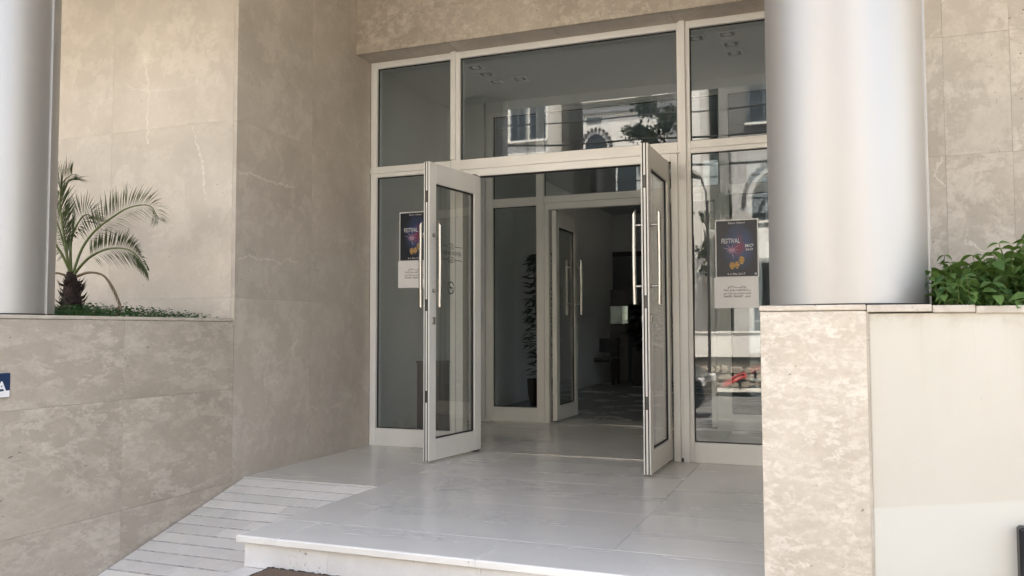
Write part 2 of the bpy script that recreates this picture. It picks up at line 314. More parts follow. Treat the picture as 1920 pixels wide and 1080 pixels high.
# ------------------------------------------------------------------ mesh helpers
class MB:
    def __init__(s): s.v = []; s.f = []; s.sm = []
    def add(s, vs, fs, smooth=False):
        o = len(s.v); s.v += [tuple(v) for v in vs]; s.f += [tuple(o + i for i in f) for f in fs]; s.sm += [smooth] * len(fs); return s
    def box(s, x0, x1, y0, y1, z0, z1, T=None, bv=0.0):
        if x0 > x1: x0, x1 = x1, x0
        if y0 > y1: y0, y1 = y1, y0
        if z0 > z1: z0, z1 = z1, z0
        if bv > 0:
            bm = bmesh.new(); bmesh.ops.create_cube(bm, size=1.0)
            for v in bm.verts: v.co = Vector(((x0 + x1) / 2 + v.co.x * (x1 - x0), (y0 + y1) / 2 + v.co.y * (y1 - y0), (z0 + z1) / 2 + v.co.z * (z1 - z0)))
            bmesh.ops.bevel(bm, geom=list(bm.edges), offset=min(bv, 0.45 * min(x1 - x0, y1 - y0, z1 - z0)), segments=1, affect='EDGES')
            bm.verts.ensure_lookup_table(); vs = [v.co.copy() for v in bm.verts]; fs = [[v.index for v in f.verts] for f in bm.faces]; bm.free()
        else:
            vs = [Vector(p) for p in ((x0, y0, z0), (x1, y0, z0), (x1, y1, z0), (x0, y1, z0), (x0, y0, z1), (x1, y0, z1), (x1, y1, z1), (x0, y1, z1))]
            fs = [(0, 3, 2, 1), (4, 5, 6, 7), (0, 1, 5, 4), (1, 2, 6, 5), (2, 3, 7, 6), (3, 0, 4, 7)]
        if T: vs = [T @ v for v in vs]
        return s.add(vs, fs)
    def tube(s, pts, r, n=8, caps=True, smooth=True):
        pts = [Vector(p) for p in pts]; rs = r if hasattr(r, '__len__') else [r] * len(pts)
        rings = []; up = Vector((0, 0, 1))
        for i, p in enumerate(pts):
            d = (pts[min(i + 1, len(pts) - 1)] - pts[max(i - 1, 0)]).normalized()
            a = d.cross(up)
            if a.length < 0.05: a = d.cross(Vector((1, 0, 0)))
            a.normalize(); b = d.cross(a)
            rings.append([p + (a * math.cos(2 * math.pi * k / n) + b * math.sin(2 * math.pi * k / n)) * rs[i] for k in range(n)])
        vs = [v for rg in rings for v in rg]; fs = []
        for i in range(len(pts) - 1):
            for k in range(n): fs.append((i * n + k, i * n + (k + 1) % n, (i + 1) * n + (k + 1) % n, (i + 1) * n + k))
        s.add(vs, fs, smooth)
        if caps:
            s.add(rings[0], [tuple(range(n))]); s.add(rings[-1], [tuple(reversed(range(n)))])
        return s
    def poly(s, pts): return s.add(pts, [tuple(range(len(pts)))])
    def prism(s, outline, f0, f1):   # outline 2D, f0/f1 map (a,b)->3D
        n = len(outline); a = [f0(*p) for p in outline]; b = [f1(*p) for p in outline]
        return s.add(a + b, [tuple(range(n)), tuple(reversed(range(n, 2 * n)))] + [(i, n + i, n + (i + 1) % n, (i + 1) % n) for i in range(n)])
    def build(s, name, mat, parent=None, **tags):
        loc = ORG.get(parent.name, Vector()) if parent else Vector(tags.pop('org', (0, 0, 0)))
        tags.pop('org', None)
        me = bpy.data.meshes.new(name); me.from_pydata([tuple(Vector(v) - loc) for v in s.v], [], s.f)
        me.polygons.foreach_set('use_smooth', s.sm); me.update()
        bm = bmesh.new(); bm.from_mesh(me); bmesh.ops.recalc_face_normals(bm, faces=bm.faces) if not tags.pop('nofix', False) else None; bm.to_mesh(me); bm.free()
        me.materials.append(M[mat])
        o = bpy.data.objects.new(name, me); COL.objects.link(o)
        if parent: o.parent = parent
        else: o.location = loc
        ORG[o.name] = loc
        for k, v in tags.items():
            if v: o[k] = v
        return o
ORG = {}
def thing(name, loc, label, cat, group=None):
    o = bpy.data.objects.new(name, None); COL.objects.link(o); o.location = loc; o.empty_display_size = 0.1
    o['label'] = label; o['category'] = cat
    if group: o['group'] = group
    ORG[o.name] = Vector(loc); return o
def B(*a, **k):
    return MB().box(*a, **k)
def part(name, mat, parent, *box, bv=0.0, T=None, **tags):
    return MB().box(*box, bv=bv, T=T).build(name, mat, parent, **tags)
def joints(a, b, step, start=None):
    r = [a]; x = start if start is not None else a + step
    while x < b - 0.02:
        if x > a + 0.02: r.append(x)
        x += step
    return r + [b]
def slabs(parent, name, mat, axis, pos, thick, us, vs, gap=0.0007, bv=0.0004):
    """vertical cladding slabs. axis 'x': plane x=pos spanning y(us), z(vs); axis 'y': plane y=pos spanning x, z. thick signed into the wall."""
    for i in range(len(us) - 1):
        for j in range(len(vs) - 1):
            u0, u1, v0, v1 = us[i] + gap / 2, us[i + 1] - gap / 2, vs[j] + gap / 2, vs[j + 1] - gap / 2
            d = random.uniform(-0.0006, 0.0006)
            if axis == 'x': part(name, mat, parent, pos + d, pos + thick, u0, u1, v0, v1, bv=bv)
            else: part(name, mat, parent, u0, u1, pos + d, pos + thick, v0, v1, bv=bv)

# ================================================================== LARGE STRUCTURE
G = -0.465
B(-60, 70, -7.5, 30, G - 0.3, G).build('pavement', 'concrete', kind='structure')
B(-60, 70, -13.9, -7.5, G - 0.3, G - 0.11).build('road', 'asphalt', kind='structure')
B(-60, 70, -60, -13.9, G - 0.3, G - 0.004).build('far_pavement', 'concrete', kind='structure')

# ---- left planter and walls
RAMP_S = 0.275; YR = -1.66
lw = thing('planter_wall', (0, -3.5, G), 'streaked beige stone wall beside the ramp carrying the left column and small palm', 'wall')
slabs(lw, 'stone_slab', 'stone_diag', 'x', 0.0, -0.03, [-5.55, -4.60, -3.66, -2.715, -1.778], [G, -0.02, 0.607, 1.062], gap=0.0012, bv=0.0006)
part('wall_core', 'filler', lw, -0.3, -0.032, -5.55, -1.79, G, 1.05)
for a, b in ((-5.55, -4.1), (-4.1, -2.95), (-2.95, -1.79)): part('coping', 'coping', lw, -0.3, 0.002, a + 0.001, b - 0.001, 1.064, 1.084, bv=0.003)
part('end_wall', 'mortar', lw, -4.0, -0.302, -5.55, -5.25, G, 1.08)
MB().box(-4.0, -0.302, -5.25, -1.79, G, 1.045).build('planter_soil', 'soil', kind='structure')
bw = thing('back_wall', (-2.2, -1.776, 0), 'tall warm beige marble wall behind the palm', 'wall')
slabs(bw, 'marble_slab', 'stone_back', 'y', -1.776, 0.03, [-4.53, -3.40, -2.26, -1.13, -0.031], [1.05, 1.226, 2.455, 3.684, 3.9])
part('wall_core', 'filler', bw, -4.6, -0.035, -1.744, -1.5, 1.0, 3.9)
rw = thing('return_wall', (0, -0.9, 0), 'shaded beige marble side wall left of the glass entrance', 'wall')
slabs(rw, 'marble_slab', 'stone_return', 'x', 0.0, -0.03, [-1.776, -0.888, -0.002], [-0.002, 1.226, 2.455, 3.684, 3.9])
part('wall_core', 'filler', rw, -0.28, -0.034, -1.74, -0.004, -0.4, 3.9)
slabs(rw, 'marble_slab', 'stone_smooth', 'x', 0.0, -0.03, [-1.776, -0.888], [G + 0.02, -0.002])

# ---- right walls
rr = thing('right_return_wall', (3.6, -0.9, 0), 'beige marble side wall right of the glass entrance', 'wall')
rr.name = 'return_wall.001'; ORG[rr.name] = Vector((3.6, -0.9, 0))
slabs(rr, 'marble_slab', 'stone_smooth', 'x', 3.6, 0.03, [-1.746, -0.888, -0.002], [-0.002, 1.226, 2.455, 3.684, 3.9])
part('wall_core', 'filler', rr, 3.634, 3.9, -1.74, -0.004, -0.1, 3.9)
rb = thing('back_wall', (5.6, -1.776, 0), 'grey beige marble wall behind the right column and leafy shrub', 'wall')
slabs(rb, 'marble_slab', 'stone_right', 'y', -1.776, 0.03, [3.6, 4.345, 4.637, 5.8, 7.0, 8.2], [1.05, 1.86, 2.46, 3.684, 3.9])
part('wall_core', 'filler', rb, 3.92, 8.2, -1.744, -1.5, 1.0, 3.9)
pd = thing('pedestal_wall', (3.9, -2.985, G), 'pink beige stone pier and cream painted wall under the right column', 'wall')
part('stone_slab', 'stone_ped', pd, 3.54, 3.922, -3.0, -2.95, G, 1.068, bv=0.002)
part('coping', 'stone_ped', pd, 3.537, 3.923, -3.004, -2.5, 1.0705, 1.092, bv=0.004)
slabs(pd, 'stone_slab', 'stone_ped', 'x', 3.54, 0.03, [-2.949, -1.746], [0.0, 1.068])
part('wall_core', 'filler', pd, 3.571, 3.921, -2.949, -1.75, G, 1.06)
part('joint_filler', 'coping', pd, 3.922, 3.931, -2.992, -2.96, G, 1.066)
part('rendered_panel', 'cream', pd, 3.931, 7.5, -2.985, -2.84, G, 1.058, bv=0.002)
for a, b, z in ((3.925, 4.145, 1.090), (4.147, 4.285, 1.086), (4.287, 4.95, 1.082), (4.952, 5.8, 1.080), (5.802, 7.5, 1.078)):
    part('coping', 'coping', pd, a, b, -3.002 if a < 4.2 else -2.998, -2.83, z - 0.027, z, bv=0.003)
MB().box(3.922, 7.5, -2.83, -1.777, G, 1.05).build('planter_soil', 'soil', kind='structure')
MB().box(3.93, 4.2, -2.829, -2.3, 1.0505, 1.088).build('column_footing', 'stone_ped', pd)

# ---- lintel and overhanging floors
li = thing('lintel', (1.8, -0.2, 3.38), 'flaky beige stone lintel above the glass entrance', 'lintel')
slabs(li, 'stone_slab', 'stone_flaky', 'y', -0.252, 0.03, [0.001, 0.862, 1.78, 2.70, 3.599], [3.381, 3.682, 3.9])
for a, b in ((0.002, 0.86), (0.864, 1.78), (1.783, 2.70), (2.703, 3.598)):
    part('soffit_slab', 'stone_smooth', li, a, b, -0.2205, 0.10, 3.381, 3.405, bv=0.0015)
part('lintel_core', 'filler', li, 0.0, 3.6, -0.22, 0.1, 3.407, 3.9)
up = thing('upper_storeys', (2, 0, 3.9), 'stone clad upper floors overhanging the entrance on the columns', 'building')
part('overhang', 'white_render', up, -14, 9.5, -3.75, 10, 3.92, 4.35)
part('facade', 'stone_flaky', up, -14, 9.5, -3.7, 10, 4.352, 8.6)
for i in range(7):
    for j in range(1):
        part('window', 'dkglass', up, -12 + i * 3.2, -10.4 + i * 3.2, -3.72, -3.69, 5.4 + j * 2.6, 6.9 + j * 2.6)
part('rear_body', 'white_render', up, -14, -0.3, -1.49, 10, G, 3.9)
part('rear_body', 'white_render', up, 3.92, 9.5, -1.49, 2.1, G, 3.9)

# ---- landing
cells = []
xs = [1.06, 1.40, 2.325, 2.85, 3.538]
ft = [(1.06, 1.395), (1.397, 2.325), (2.327, 3.538)]
land = thing('landing', (2, -1.4, 0), 'polished white grey marble landing with cream nosing in front of the glass doors', 'landing')
land['kind'] = 'structure'
del land['category']; del land['label']
def tile(x0, x1, y0, y1, nm='floor_tile', mt='landing', z=0.0):
    part(nm, mt, land, x0 + .0007, x1 - .0007, y0 + .0007, y1 - .0007, z - 0.03, z + random.uniform(-0.0002, 0.0002), bv=0.0005)
for a, b in ((1.06, 1.288), (1.288, 2.327), (2.327, 3.539)):
    MB().box(a + .0008, b - .0008, -3.012, -2.642, -0.032, 0.0, bv=0.005).build('nosing_slab', 'landing', land)
ys = [-2.642, -1.88, -1.12, -0.36, 0.40, 1.16, 1.92, 2.68]
for j in range(len(ys) - 1):
    y0, y1 = ys[j], ys[j + 1]
    sx = [1.06, 1.40, 2.855, 3.539] if j % 2 == 0 else [1.06, 1.40, 2.855, 3.539]
    if y0 < -1.68 and y1 > -1.68:
        for k in range(3): tile(sx[k], sx[k + 1], y0, y1)
        tile(0.0, 1.06, -1.66, y1)
    elif y0 < -1.68:
        for k in range(3): tile(sx[k], sx[k + 1], y0, y1)
    else:
        tile(0.0, 1.06, y0, y1)
        for k in range(3): tile(sx[k], sx[k + 1] + (0.06 if k == 2 and y0 > -1.7 else 0), y0, y1)
        if y0 > 0.0: tile(-0.32, 0.0, y0, y1); tile(3.599, 4.2, y0, y1)
# cream front edge strips of the nosing and the risers
for a, b in ((1.0605, 1.2875), (1.2885, 2.3265), (2.3275, 3.5385)):
    part('nosing_edge', 'nosing', land, a, b, -3.020, -3.0125, -0.0325, -0.001, bv=0.003)
part('nosing_edge', 'nosing', land, 1.052, 1.0597, -3.020, -1.70, -0.0325, -0.001, bv=0.003)
for a, b in ((1.085, 1.56), (1.561, 2.345), (2.346, 3.54)):
    part('riser_slab', 'riser', land, a, b, -2.995, -2.97, -0.155, -0.034, bv=0.0015)
part('riser_slab', 'riser', land, 1.085, 1.11, -2.969, -1.68, -0.45, -0.034, bv=0.0015)
part('landing_core', 'filler', land, 1.112, 3.538, -2.968, -1.68, G, -0.034)
part('landing_core', 'filler', land, 0.0, 3.6, -1.675, 2.1, G, -0.034)
# lower steps
for k, (yf, z) in enumerate(((-3.36, -0.155), (-3.72, -0.31))):
    yb = -2.996 if k == 0 else -3.335
    for a, b in ((1.085, 2.0), (2.001, 2.9), (2.901, 3.54)):
        part('step_slab', 'ramp', land, a, b, yf, yb, z - 0.03, z, bv=0.003)
        part('riser_slab', 'riser', land, a, b, yf + 0.022, yf + 0.04, z - 0.155 + 0.001, z - 0.031)
    part('step_core', 'mortar', land, 1.086, 3.54, yf + 0.041, yb, z - 0.155, z - 0.031)

# ---- ramp of ribbed slabs
rp = bpy.data.objects.new('ramp', None); COL.objects.link(rp); rp.location = (0.5, -2.4, G); rp['kind'] = 'structure'; ORG[rp.name] = Vector(rp.location)
pitch = 0.1035; y = -1.66; k = 0; edge = [0.0, 0.34, 0.72, 1.084]
def rz(yy): return -RAMP_S * max(0.0, -(yy + 1.64))
while rz(y) > G + 0.02:
    y1 = y - pitch
    zb, zf = rz(y), rz(y1)
    off = (0.0, 0.17, 0.05, 0.26)[k % 4]; gr = 0.015
    e = [0.010] + [x for x in (0.34 + off, 0.76 + off * 0.8) if x < 0.98] + [1.084 if y1 < -1.70 else 1.058]
    for a, b in zip(e[:-1], e[1:]):
        m_ = MB(); zz = random.uniform(-0.0004, 0.0004); yy0 = y - gr; sl = (zb - zf) / pitch
        prof = [(y - gr, zb - sl * gr + zz - 0.0015), (y - gr - 0.002, zb - sl * gr + zz - 0.0006), (y1 + 0.003, zf + zz + 0.0008), (y1 + 0.0004, zf - 0.0004 + zz), (y1 + 0.0004, zf - 0.02), (y - gr, zb - 0.02)]
        m_.prism(prof, lambda p, q: (a + .0004, p, q), lambda p, q: (b - .0004, p, q))
        m_.build('ramp_slab', 'ramp', rp)
    y = y1; k += 1
yend = y
m_ = MB(); m_.prism([(-1.665, rz(-1.665) - 0.003), (yend, rz(yend) - 0.003), (yend, G), (-1.665, G)], lambda p, q: (0.002, p, q), lambda p, q: (1.083, p, q)); m_.build('ramp_core', 'grout', rp)

# ---- columns
def column(x, y, z0, seam_deg, label):
    c = thing('column', (x, y, z0), label, 'column', 'round metal clad columns at the entrance')
    n = 96; rad = 0.3065; m_ = MB(); vs = []
    zs = [z0, z0 + 0.02, 2.2, 3.915]
    for z in zs:
        r_ = rad
        for k in range(n): vs.append((x + r_ * math.cos(2 * math.pi * k / n), y + r_ * math.sin(2 * math.pi * k / n), z))
    fs = [(i * n + k, i * n + (k + 1) % n, (i + 1) * n + (k + 1) % n, (i + 1) * n + k) for i in range(len(zs) - 1) for k in range(n)]
    m_.add(vs, fs, True); m_.build('shell', 'alu', c)
    for a in (seam_deg, seam_deg + 150):
        T = Matrix.Translation((x, y, 0)) @ Matrix.Rotation(R(a), 4, 'Z')
        part('seam_strip', 'alu', c, rad - 0.004, rad + 0.009, -0.008, 0.008, z0, 3.915, T=T, bv=0.002)
        part('seam_joint', 'gasket', c, rad - 0.004, rad + 0.0015, 0.008, 0.0115, z0, 3.915, T=T)
    m2 = MB(); m2.tube([(x, y, z0 - 0.004), (x, y, z0 + 0.004)], rad + 0.004, 64); m2.build('base_ring', 'gasket', c)  # thin black ring around the column foot
    return c
column(-0.335, -3.30, 1.088, 20, 'left aluminium clad round column standing on the planter wall')
column(3.862, -2.665, 1.094, -4, 'right aluminium clad round column standing on the stone pier')

# ================================================================== GLAZED SCREENS
def pane(parent, x0, x1, z0, z1, y, glass='glass', T=None, g=0.007):
    p = part('pane', glass, parent, x0, x1, y, y + 0.008, z0, z1, T=T)
    m_ = MB()
    for b_ in ((x0, x1, z1 - g, z1), (x0, x1, z0, z0 + g), (x0, x0 + g, z0 + g, z1 - g), (x1 - g, x1, z0 + g, z1 - g)):
        m_.box(b_[0], b_[1], y - 0.004, y + 0.012, b_[2], b_[3], T=T)
    m_.build('gasket', 'gasket', p)
    return p
def bar(parent, nm, x0, x1, z0, z1, y0=0.0, y1=0.09, mat='frame', bv=0.002, T=None):
    return part(nm, mat, parent, x0, x1, y0, y1, z0, z1, bv=bv, T=T)

S = thing('glazed_entrance', (1.8, 0, 0), 'cream framed outer glass entrance screen with two doors standing open', 'glass entrance')
bar(S, 'stile', 0.002, 0.063, 0.001, 3.379)
bar(S, 'stile', 3.537, 3.598, 0.001, 3.379)
for a, b in ((0.064, 0.789), (0.873, 2.711), (2.812, 3.536)): bar(S, 'top_rail', a, b, 3.324, 3.379)
bar(S, 'mullion', 0.790, 0.872, 0.001, 3.379); bar(S, 'mullion_cap', 0.790, 0.835, 2.45, 3.386, -0.02, -0.001); bar(S, 'mullion_cap', 0.790, 0.835, 0.0, 2.34, -0.02, -0.001)
bar(S, 'mullion', 2.712, 2.811, 0.001, 3.379); bar(S, 'mullion_cap', 2.733, 2.779, 0.0, 3.386, -0.022, -0.001)
bar(S, 'door_post', 2.660, 2.711, 0.001, 2.352, -0.014, 0.09); bar(S, 'door_post', 0.873, 0.90, 0.001, 2.352, -0.004, 0.09)
for a, b in ((0.064, 0.789), (2.812, 3.536)):
    bar(S, 'transom', a, b, 2.348, 2.443); bar(S, 'transom_strip', a if a > 1 else -0.0, b, 2.382, 2.430, -0.014, -0.001)
    bar(S, 'bottom_rail', a, b, 0.001, 0.152)
bar(S, 'transom', 0.873, 2.711, 2.374, 2.443, -0.004, 0.09); bar(S, 'door_head', 0.875, 2.735, 2.354, 2.3725, -0.022, 0.09)
bar(S, 'door_head', 0.901, 2.659, 2.292, 2.353, -0.014, 0.09)
part('head_seal', 'gasket', S, 0.905, 2.655, 0.0, 0.05, 2.2855, 2.2915)
for a, b, c, d in ((0.063, 0.79, 0.152, 2.348), (0.063, 0.79, 2.443, 3.324), (0.872, 2.712, 2.443, 3.324), (2.811, 3.537, 0.152, 2.348), (2.811, 3.537, 2.443, 3.324)):
    pane(S, a, b, c, d, 0.028)
part('threshold', 'steel', S, 0.90, 2.66, -0.012, 0.012, 0.0008, 0.0055)
part('groove_foot', 'steel_dk', S, 2.7125, 2.732, -0.004, -0.001, 0.002, 0.03)  # small dark piece at the foot of the post groove

def handle(parent, T, s, side, th):
    """bowed pull bar on one face of a leaf"""
    yo = side * (th / 2 + 0.062)
    m_ = MB(); nn = 14; rr_ = 0.0145; rings = []
    for i in range(9):
        t = i / 8; z = 1.175 + 0.64 * t; bow = 0.003 * math.sin(math.pi * t)
        rings.append([T @ Vector((s + rr_ * math.cos(2 * math.pi * k / nn), yo + side * bow + rr_ * math.sin(2 * math.pi * k / nn), z + (side * -1.6 * rr_ * math.sin(2 * math.pi * k / nn) if i == 8 else 0))) for k in range(nn)])
    m_.add([v for rg in rings for v in rg], [(i * nn + k, i * nn + (k + 1) % nn, (i + 1) * nn + (k + 1) % nn, (i + 1) * nn + k) for i in range(8) for k in range(nn)], True)
    m_.add(rings[0], [tuple(range(nn))]); m_.add(rings[-1], [tuple(range(nn))])
    for z in (1.30, 1.725):
        m_.tube([T @ Vector((s, side * th / 2, z)), T @ Vector((s, yo + side * 0.01, z))], 0.009, 10)
        m_.tube([T @ Vector((s, side * (th / 2 - 0.001), z)), T @ Vector((s, side * (th / 2 + 0.008), z))], 0.015, 12)
    # slanting cut at the top
    z = 1.815
    m_.build('pull_handle', 'steel', parent)

def door(parent, hx, hy, fx, fy, L, glasstop, dec=None, mat='frame', th=0.05, H=2.288, flip=1):
    d = Vector((fx - hx, fy - hy)).normalized(); ang = math.atan2(d.y, d.x)
    T = Matrix.Translation((hx, hy, 0)) @ Matrix.Rotation(ang, 4, 'Z')
    h = th / 2; zb = 0.018
    m_ = MB()
    # leaf frame with a recessed bead; free stile carries twin gasket grooves
    m_.box(0.0, 0.10, -h, h, zb, H, T=T, bv=0.002)
    for (a, b) in ((-h, -h * 0.5), (-h * 0.28, h * 0.28), (h * 0.5, h)): m_.box(L - 0.004, L, a, b, zb, H, T=T, bv=0.001)
    m_.box(L - 0.092, L - 0.004, -h, h, zb, H, T=T, bv=0.001)
    m_.box(0.1005, L - 0.0925, -h, h, zb, 0.176, T=T, bv=0.002); m_.box(0.1005, L - 0.0925, -h, h, 2.13, H, T=T, bv=0.002)
    df = m_.build('door', mat, parent)
    for sd_ in (-1, 1): part('edge_seal', 'gasket', df, L - 0.0039, L + 0.001, sd_ * h * 0.285, sd_ * h * 0.62, zb, H, T=T)
    x0, x1 = 0.1005, L - 0.0925
    p = part('pane', 'glass_door', df, x0, x1, -0.005, 0.005, 0.176, 2.13, T=T)
    g = MB()
    for a, b, c, e in ((x0, x1, 2.122, 2.13), (x0, x1, 0.176, 0.184), (x0, x0 + .007, .184, 2.122), (x1 - .007, x1, .184, 2.122)): g.box(a, b, -0.012, 0.012, c, e, T=T)
    g.build('glazing_seal', 'gasket', df)
    for sd_ in (-1, 1): handle(df, T, L - 0.052, sd_, th)
    for z in (1.19, 0.50, 2.02):
        part('lock_plate', 'steel_dk', df, L - 0.001, L + 0.0012, -h * 0.27, h * 0.27, z - 0.045, z + 0.045, T=T)
    for sd_ in (-1, 1): part('lock_cylinder', 'steel', df, L - 0.068, L - 0.034, sd_ * h, sd_ * (h + 0.012), 1.045, 1.10, T=T, bv=0.003)
    part('pivot', 'steel_dk', df, 0.02, 0.09, -0.018, 0.018, 0.004, zb - 0.001, T=T); part('pivot', 'steel_dk', df, 0.02, 0.09, -0.015, 0.015, H + 0.001, H + 0.012, T=T)
    return df, T
def ring(m_, T, cx, cz, rx, rz_, w, y, n=28, y2=0.0008):
    o = []; i_ = []
    for k in range(n):
        a = 2 * math.pi * k / n
        o.append(T @ Vector((cx + rx * math.cos(a), y, cz + rz_ * math.sin(a)))); i_.append(T @ Vector((cx + (rx - w) * math.cos(a), y, cz + (rz_ - w) * math.sin(a))))
    m_.add(o + i_, [(k, (k + 1) % n, n + (k + 1) % n, n + k) for k in range(n)])
def decal(df, T, xc, side=1):
    y_ = side * 0.0065; m_ = MB()
    for zc in (1.665, 1.558):
        ring(m_, T, xc, zc, 0.052, 0.024, 0.004, y_); 
        ring(m_, T, xc, zc, 0.026, 0.009, 0.004, y_)
        for s_ in (-1, 1): m_.poly([T @ Vector(p) for p in ((xc + s_ * .055, y_, zc - .002), (xc + s_ * .165, y_, zc - .002), (xc + s_ * .165, y_, zc + .002), (xc + s_ * .055, y_, zc + .002))])
    for i in range(15):
        x_ = xc - 0.15 + i * 0.021; hgt = 0.010 + 0.010 * abs(math.sin(i * 2.1))
        m_.poly([T @ Vector(p) for p in ((x_, y_, 1.612 - hgt), (x_ + .007, y_, 1.612 - hgt), (x_ + .011, y_, 1.612 + hgt), (x_ + .004, y_, 1.612 + hgt))])
    ring(m_, T, xc + 0.0, 1.335, 0.050, 0.050, 0.008, y_)
    m_.poly([T @ Vector(p) for p in ((xc - .036, y_, 1.30), (xc - .03, y_, 1.296), (xc + .036, y_, 1.37), (xc + .03, y_, 1.374))])
    m_.poly([T @ Vector(p) for p in ((xc - .03, y_, 1.331), (xc + .03, y_, 1.331), (xc + .03, y_, 1.339), (xc - .03, y_, 1.339))])
    m_.build('door_sticker', 'decal', df, nofix=True, kind='stuff')
d1, T1 = door(S, 1.032, 0.02, 0.932, -0.722, 0.762, 2.13)
decal(d1, T1, 0.43, 1)
d1['label'] = 'left door leaf swung outward'
d2, T2 = door(S, 2.620, 0.02, 2.610, -0.742, 0.768, 2.13)
d2['label'] = 'right door leaf swung outward'

# ---- inner screen
Y2 = 2.18
I = thing('glazed_inner_screen', (1.8, Y2, 0), 'inner glass screen with open doors at the back of the vestibule', 'glass screen')
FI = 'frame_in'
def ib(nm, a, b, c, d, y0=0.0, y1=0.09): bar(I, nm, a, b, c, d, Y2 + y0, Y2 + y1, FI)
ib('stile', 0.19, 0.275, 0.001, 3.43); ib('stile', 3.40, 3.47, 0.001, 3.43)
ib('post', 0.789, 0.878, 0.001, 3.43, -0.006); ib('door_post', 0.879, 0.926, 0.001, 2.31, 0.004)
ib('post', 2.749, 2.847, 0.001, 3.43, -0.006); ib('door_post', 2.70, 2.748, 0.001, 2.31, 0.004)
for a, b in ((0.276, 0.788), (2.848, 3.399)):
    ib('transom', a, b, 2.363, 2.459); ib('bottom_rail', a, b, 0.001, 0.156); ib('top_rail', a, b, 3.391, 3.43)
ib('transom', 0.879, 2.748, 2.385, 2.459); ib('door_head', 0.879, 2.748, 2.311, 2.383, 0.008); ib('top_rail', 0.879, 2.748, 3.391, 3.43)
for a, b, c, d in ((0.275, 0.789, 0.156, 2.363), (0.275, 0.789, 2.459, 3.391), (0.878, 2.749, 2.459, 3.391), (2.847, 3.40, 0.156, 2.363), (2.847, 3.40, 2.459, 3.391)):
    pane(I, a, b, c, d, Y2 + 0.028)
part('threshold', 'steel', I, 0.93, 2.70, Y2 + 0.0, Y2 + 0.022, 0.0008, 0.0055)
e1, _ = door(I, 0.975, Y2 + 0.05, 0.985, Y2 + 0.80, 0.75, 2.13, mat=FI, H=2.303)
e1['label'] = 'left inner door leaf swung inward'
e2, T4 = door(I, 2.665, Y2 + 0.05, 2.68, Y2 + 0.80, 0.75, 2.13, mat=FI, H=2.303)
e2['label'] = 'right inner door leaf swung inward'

# ---- vestibule and lobby shell
Zc = 3.556
B(-0.45, -0.295, 0.10, Y2, -0.03, Zc).build('vestibule_wall', 'wallpaint', kind='structure')
B(4.0, 4.15, 0.10, Y2, -0.03, Zc).build('vestibule_wall', 'wallpaint', kind='structure')
B(-0.45, 4.15, 0.101, Y2 + 0.2, Zc, Zc + 0.15).build('vestibule_ceiling', 'ceilpaint', kind='structure')
B(-0.295, 0.0, 0.06, 0.0995, -0.03, Zc).build('front_return_wall', 'wallpaint', kind='structure')
B(3.6, 4.0, 0.06, 0.0995, -0.03, Zc).build('front_return_wall', 'wallpaint', kind='structure')
B(0.0, 3.6, 0.0905, 0.0995, 3.41, Zc).build('front_return_wall', 'wallpaint', kind='structure')
m_ = MB(); m_.box(-3.5, 0.189, Y2 - 0.01, Y2 + 0.2, 0.0, Zc - 0.001); m_.box(3.471, 7, Y2 - 0.01, Y2 + 0.2, 0.0, Zc - 0.001); m_.box(0.19, 3.47, Y2 + 0.0, Y2 + 0.15, 3.431, Zc - 0.001)
m_.build('inner_partition_wall', 'wallpaint', kind='structure')
B(0.075, 0.188, Y2 - 0.045, Y2 - 0.0105, 0.0, Zc - 0.001).build('wall_pilaster', 'wallpaint', kind='structure')
m_ = MB(); m_.box(-0.29, 0.188, Y2 - 0.06, Y2 - 0.046, 0.001, 0.10, bv=0.002); m_.box(-0.294, -0.28, 0.10, Y2 - 0.061, 0.001, 0.10, bv=0.002); m_.build('skirting', 'landing', kind='structure')
MB().box(-3.5, 7, 2.68, 11.6, -0.03, 0.0).build('lobby_floor', 'lobbyfloor', kind='structure')
B(-3.5, 7, Y2 + 0.2, 11.6, 3.3, 3.45).build('lobby_ceiling', 'lobbypaint', kind='structure')
B(-3.5, -3.3, Y2 + 0.2, 11.6, 0, 3.3).build('lobby_wall', 'lobbypaint', kind='structure')
m_ = MB(); m_.box(6.8, 7, Y2 + 0.2, 4.4, 0, 3.3); m_.box(6.8, 7, 6.2, 11.6, 0, 3.3); m_.box(6.8, 7, 4.4, 6.2, 0, 1.2); m_.box(6.8, 7, 4.4, 6.2, 2.4, 3.3); m_.build('lobby_wall', 'lobbypaint', kind='structure')
B(-3.3, -0.36, 4.7, 4.8, 0, 3.3).build('lobby_partition', 'lobbypaint', kind='structure')
lwn = thing('added_lobby_window', (6.9, 5.3, 1.2), 'unseen side window added to light the lobby', 'window')  # unseen window, added with its wall opening to brighten the lobby
for yy in (4.401, 5.27, 6.139): part('window_bar', 'frame_in', lwn, 6.86, 6.94, yy, yy + 0.06, 1.2, 2.4)
for yy in (4.462, 5.331): part('pane', 'glass', lwn, 6.895, 6.903, yy, yy + 0.807, 1.2, 2.4)
B(-3.5, 7, 11.4, 11.6, 0, 3.3).build('lobby_wall', 'lobbypaint', kind='structure')

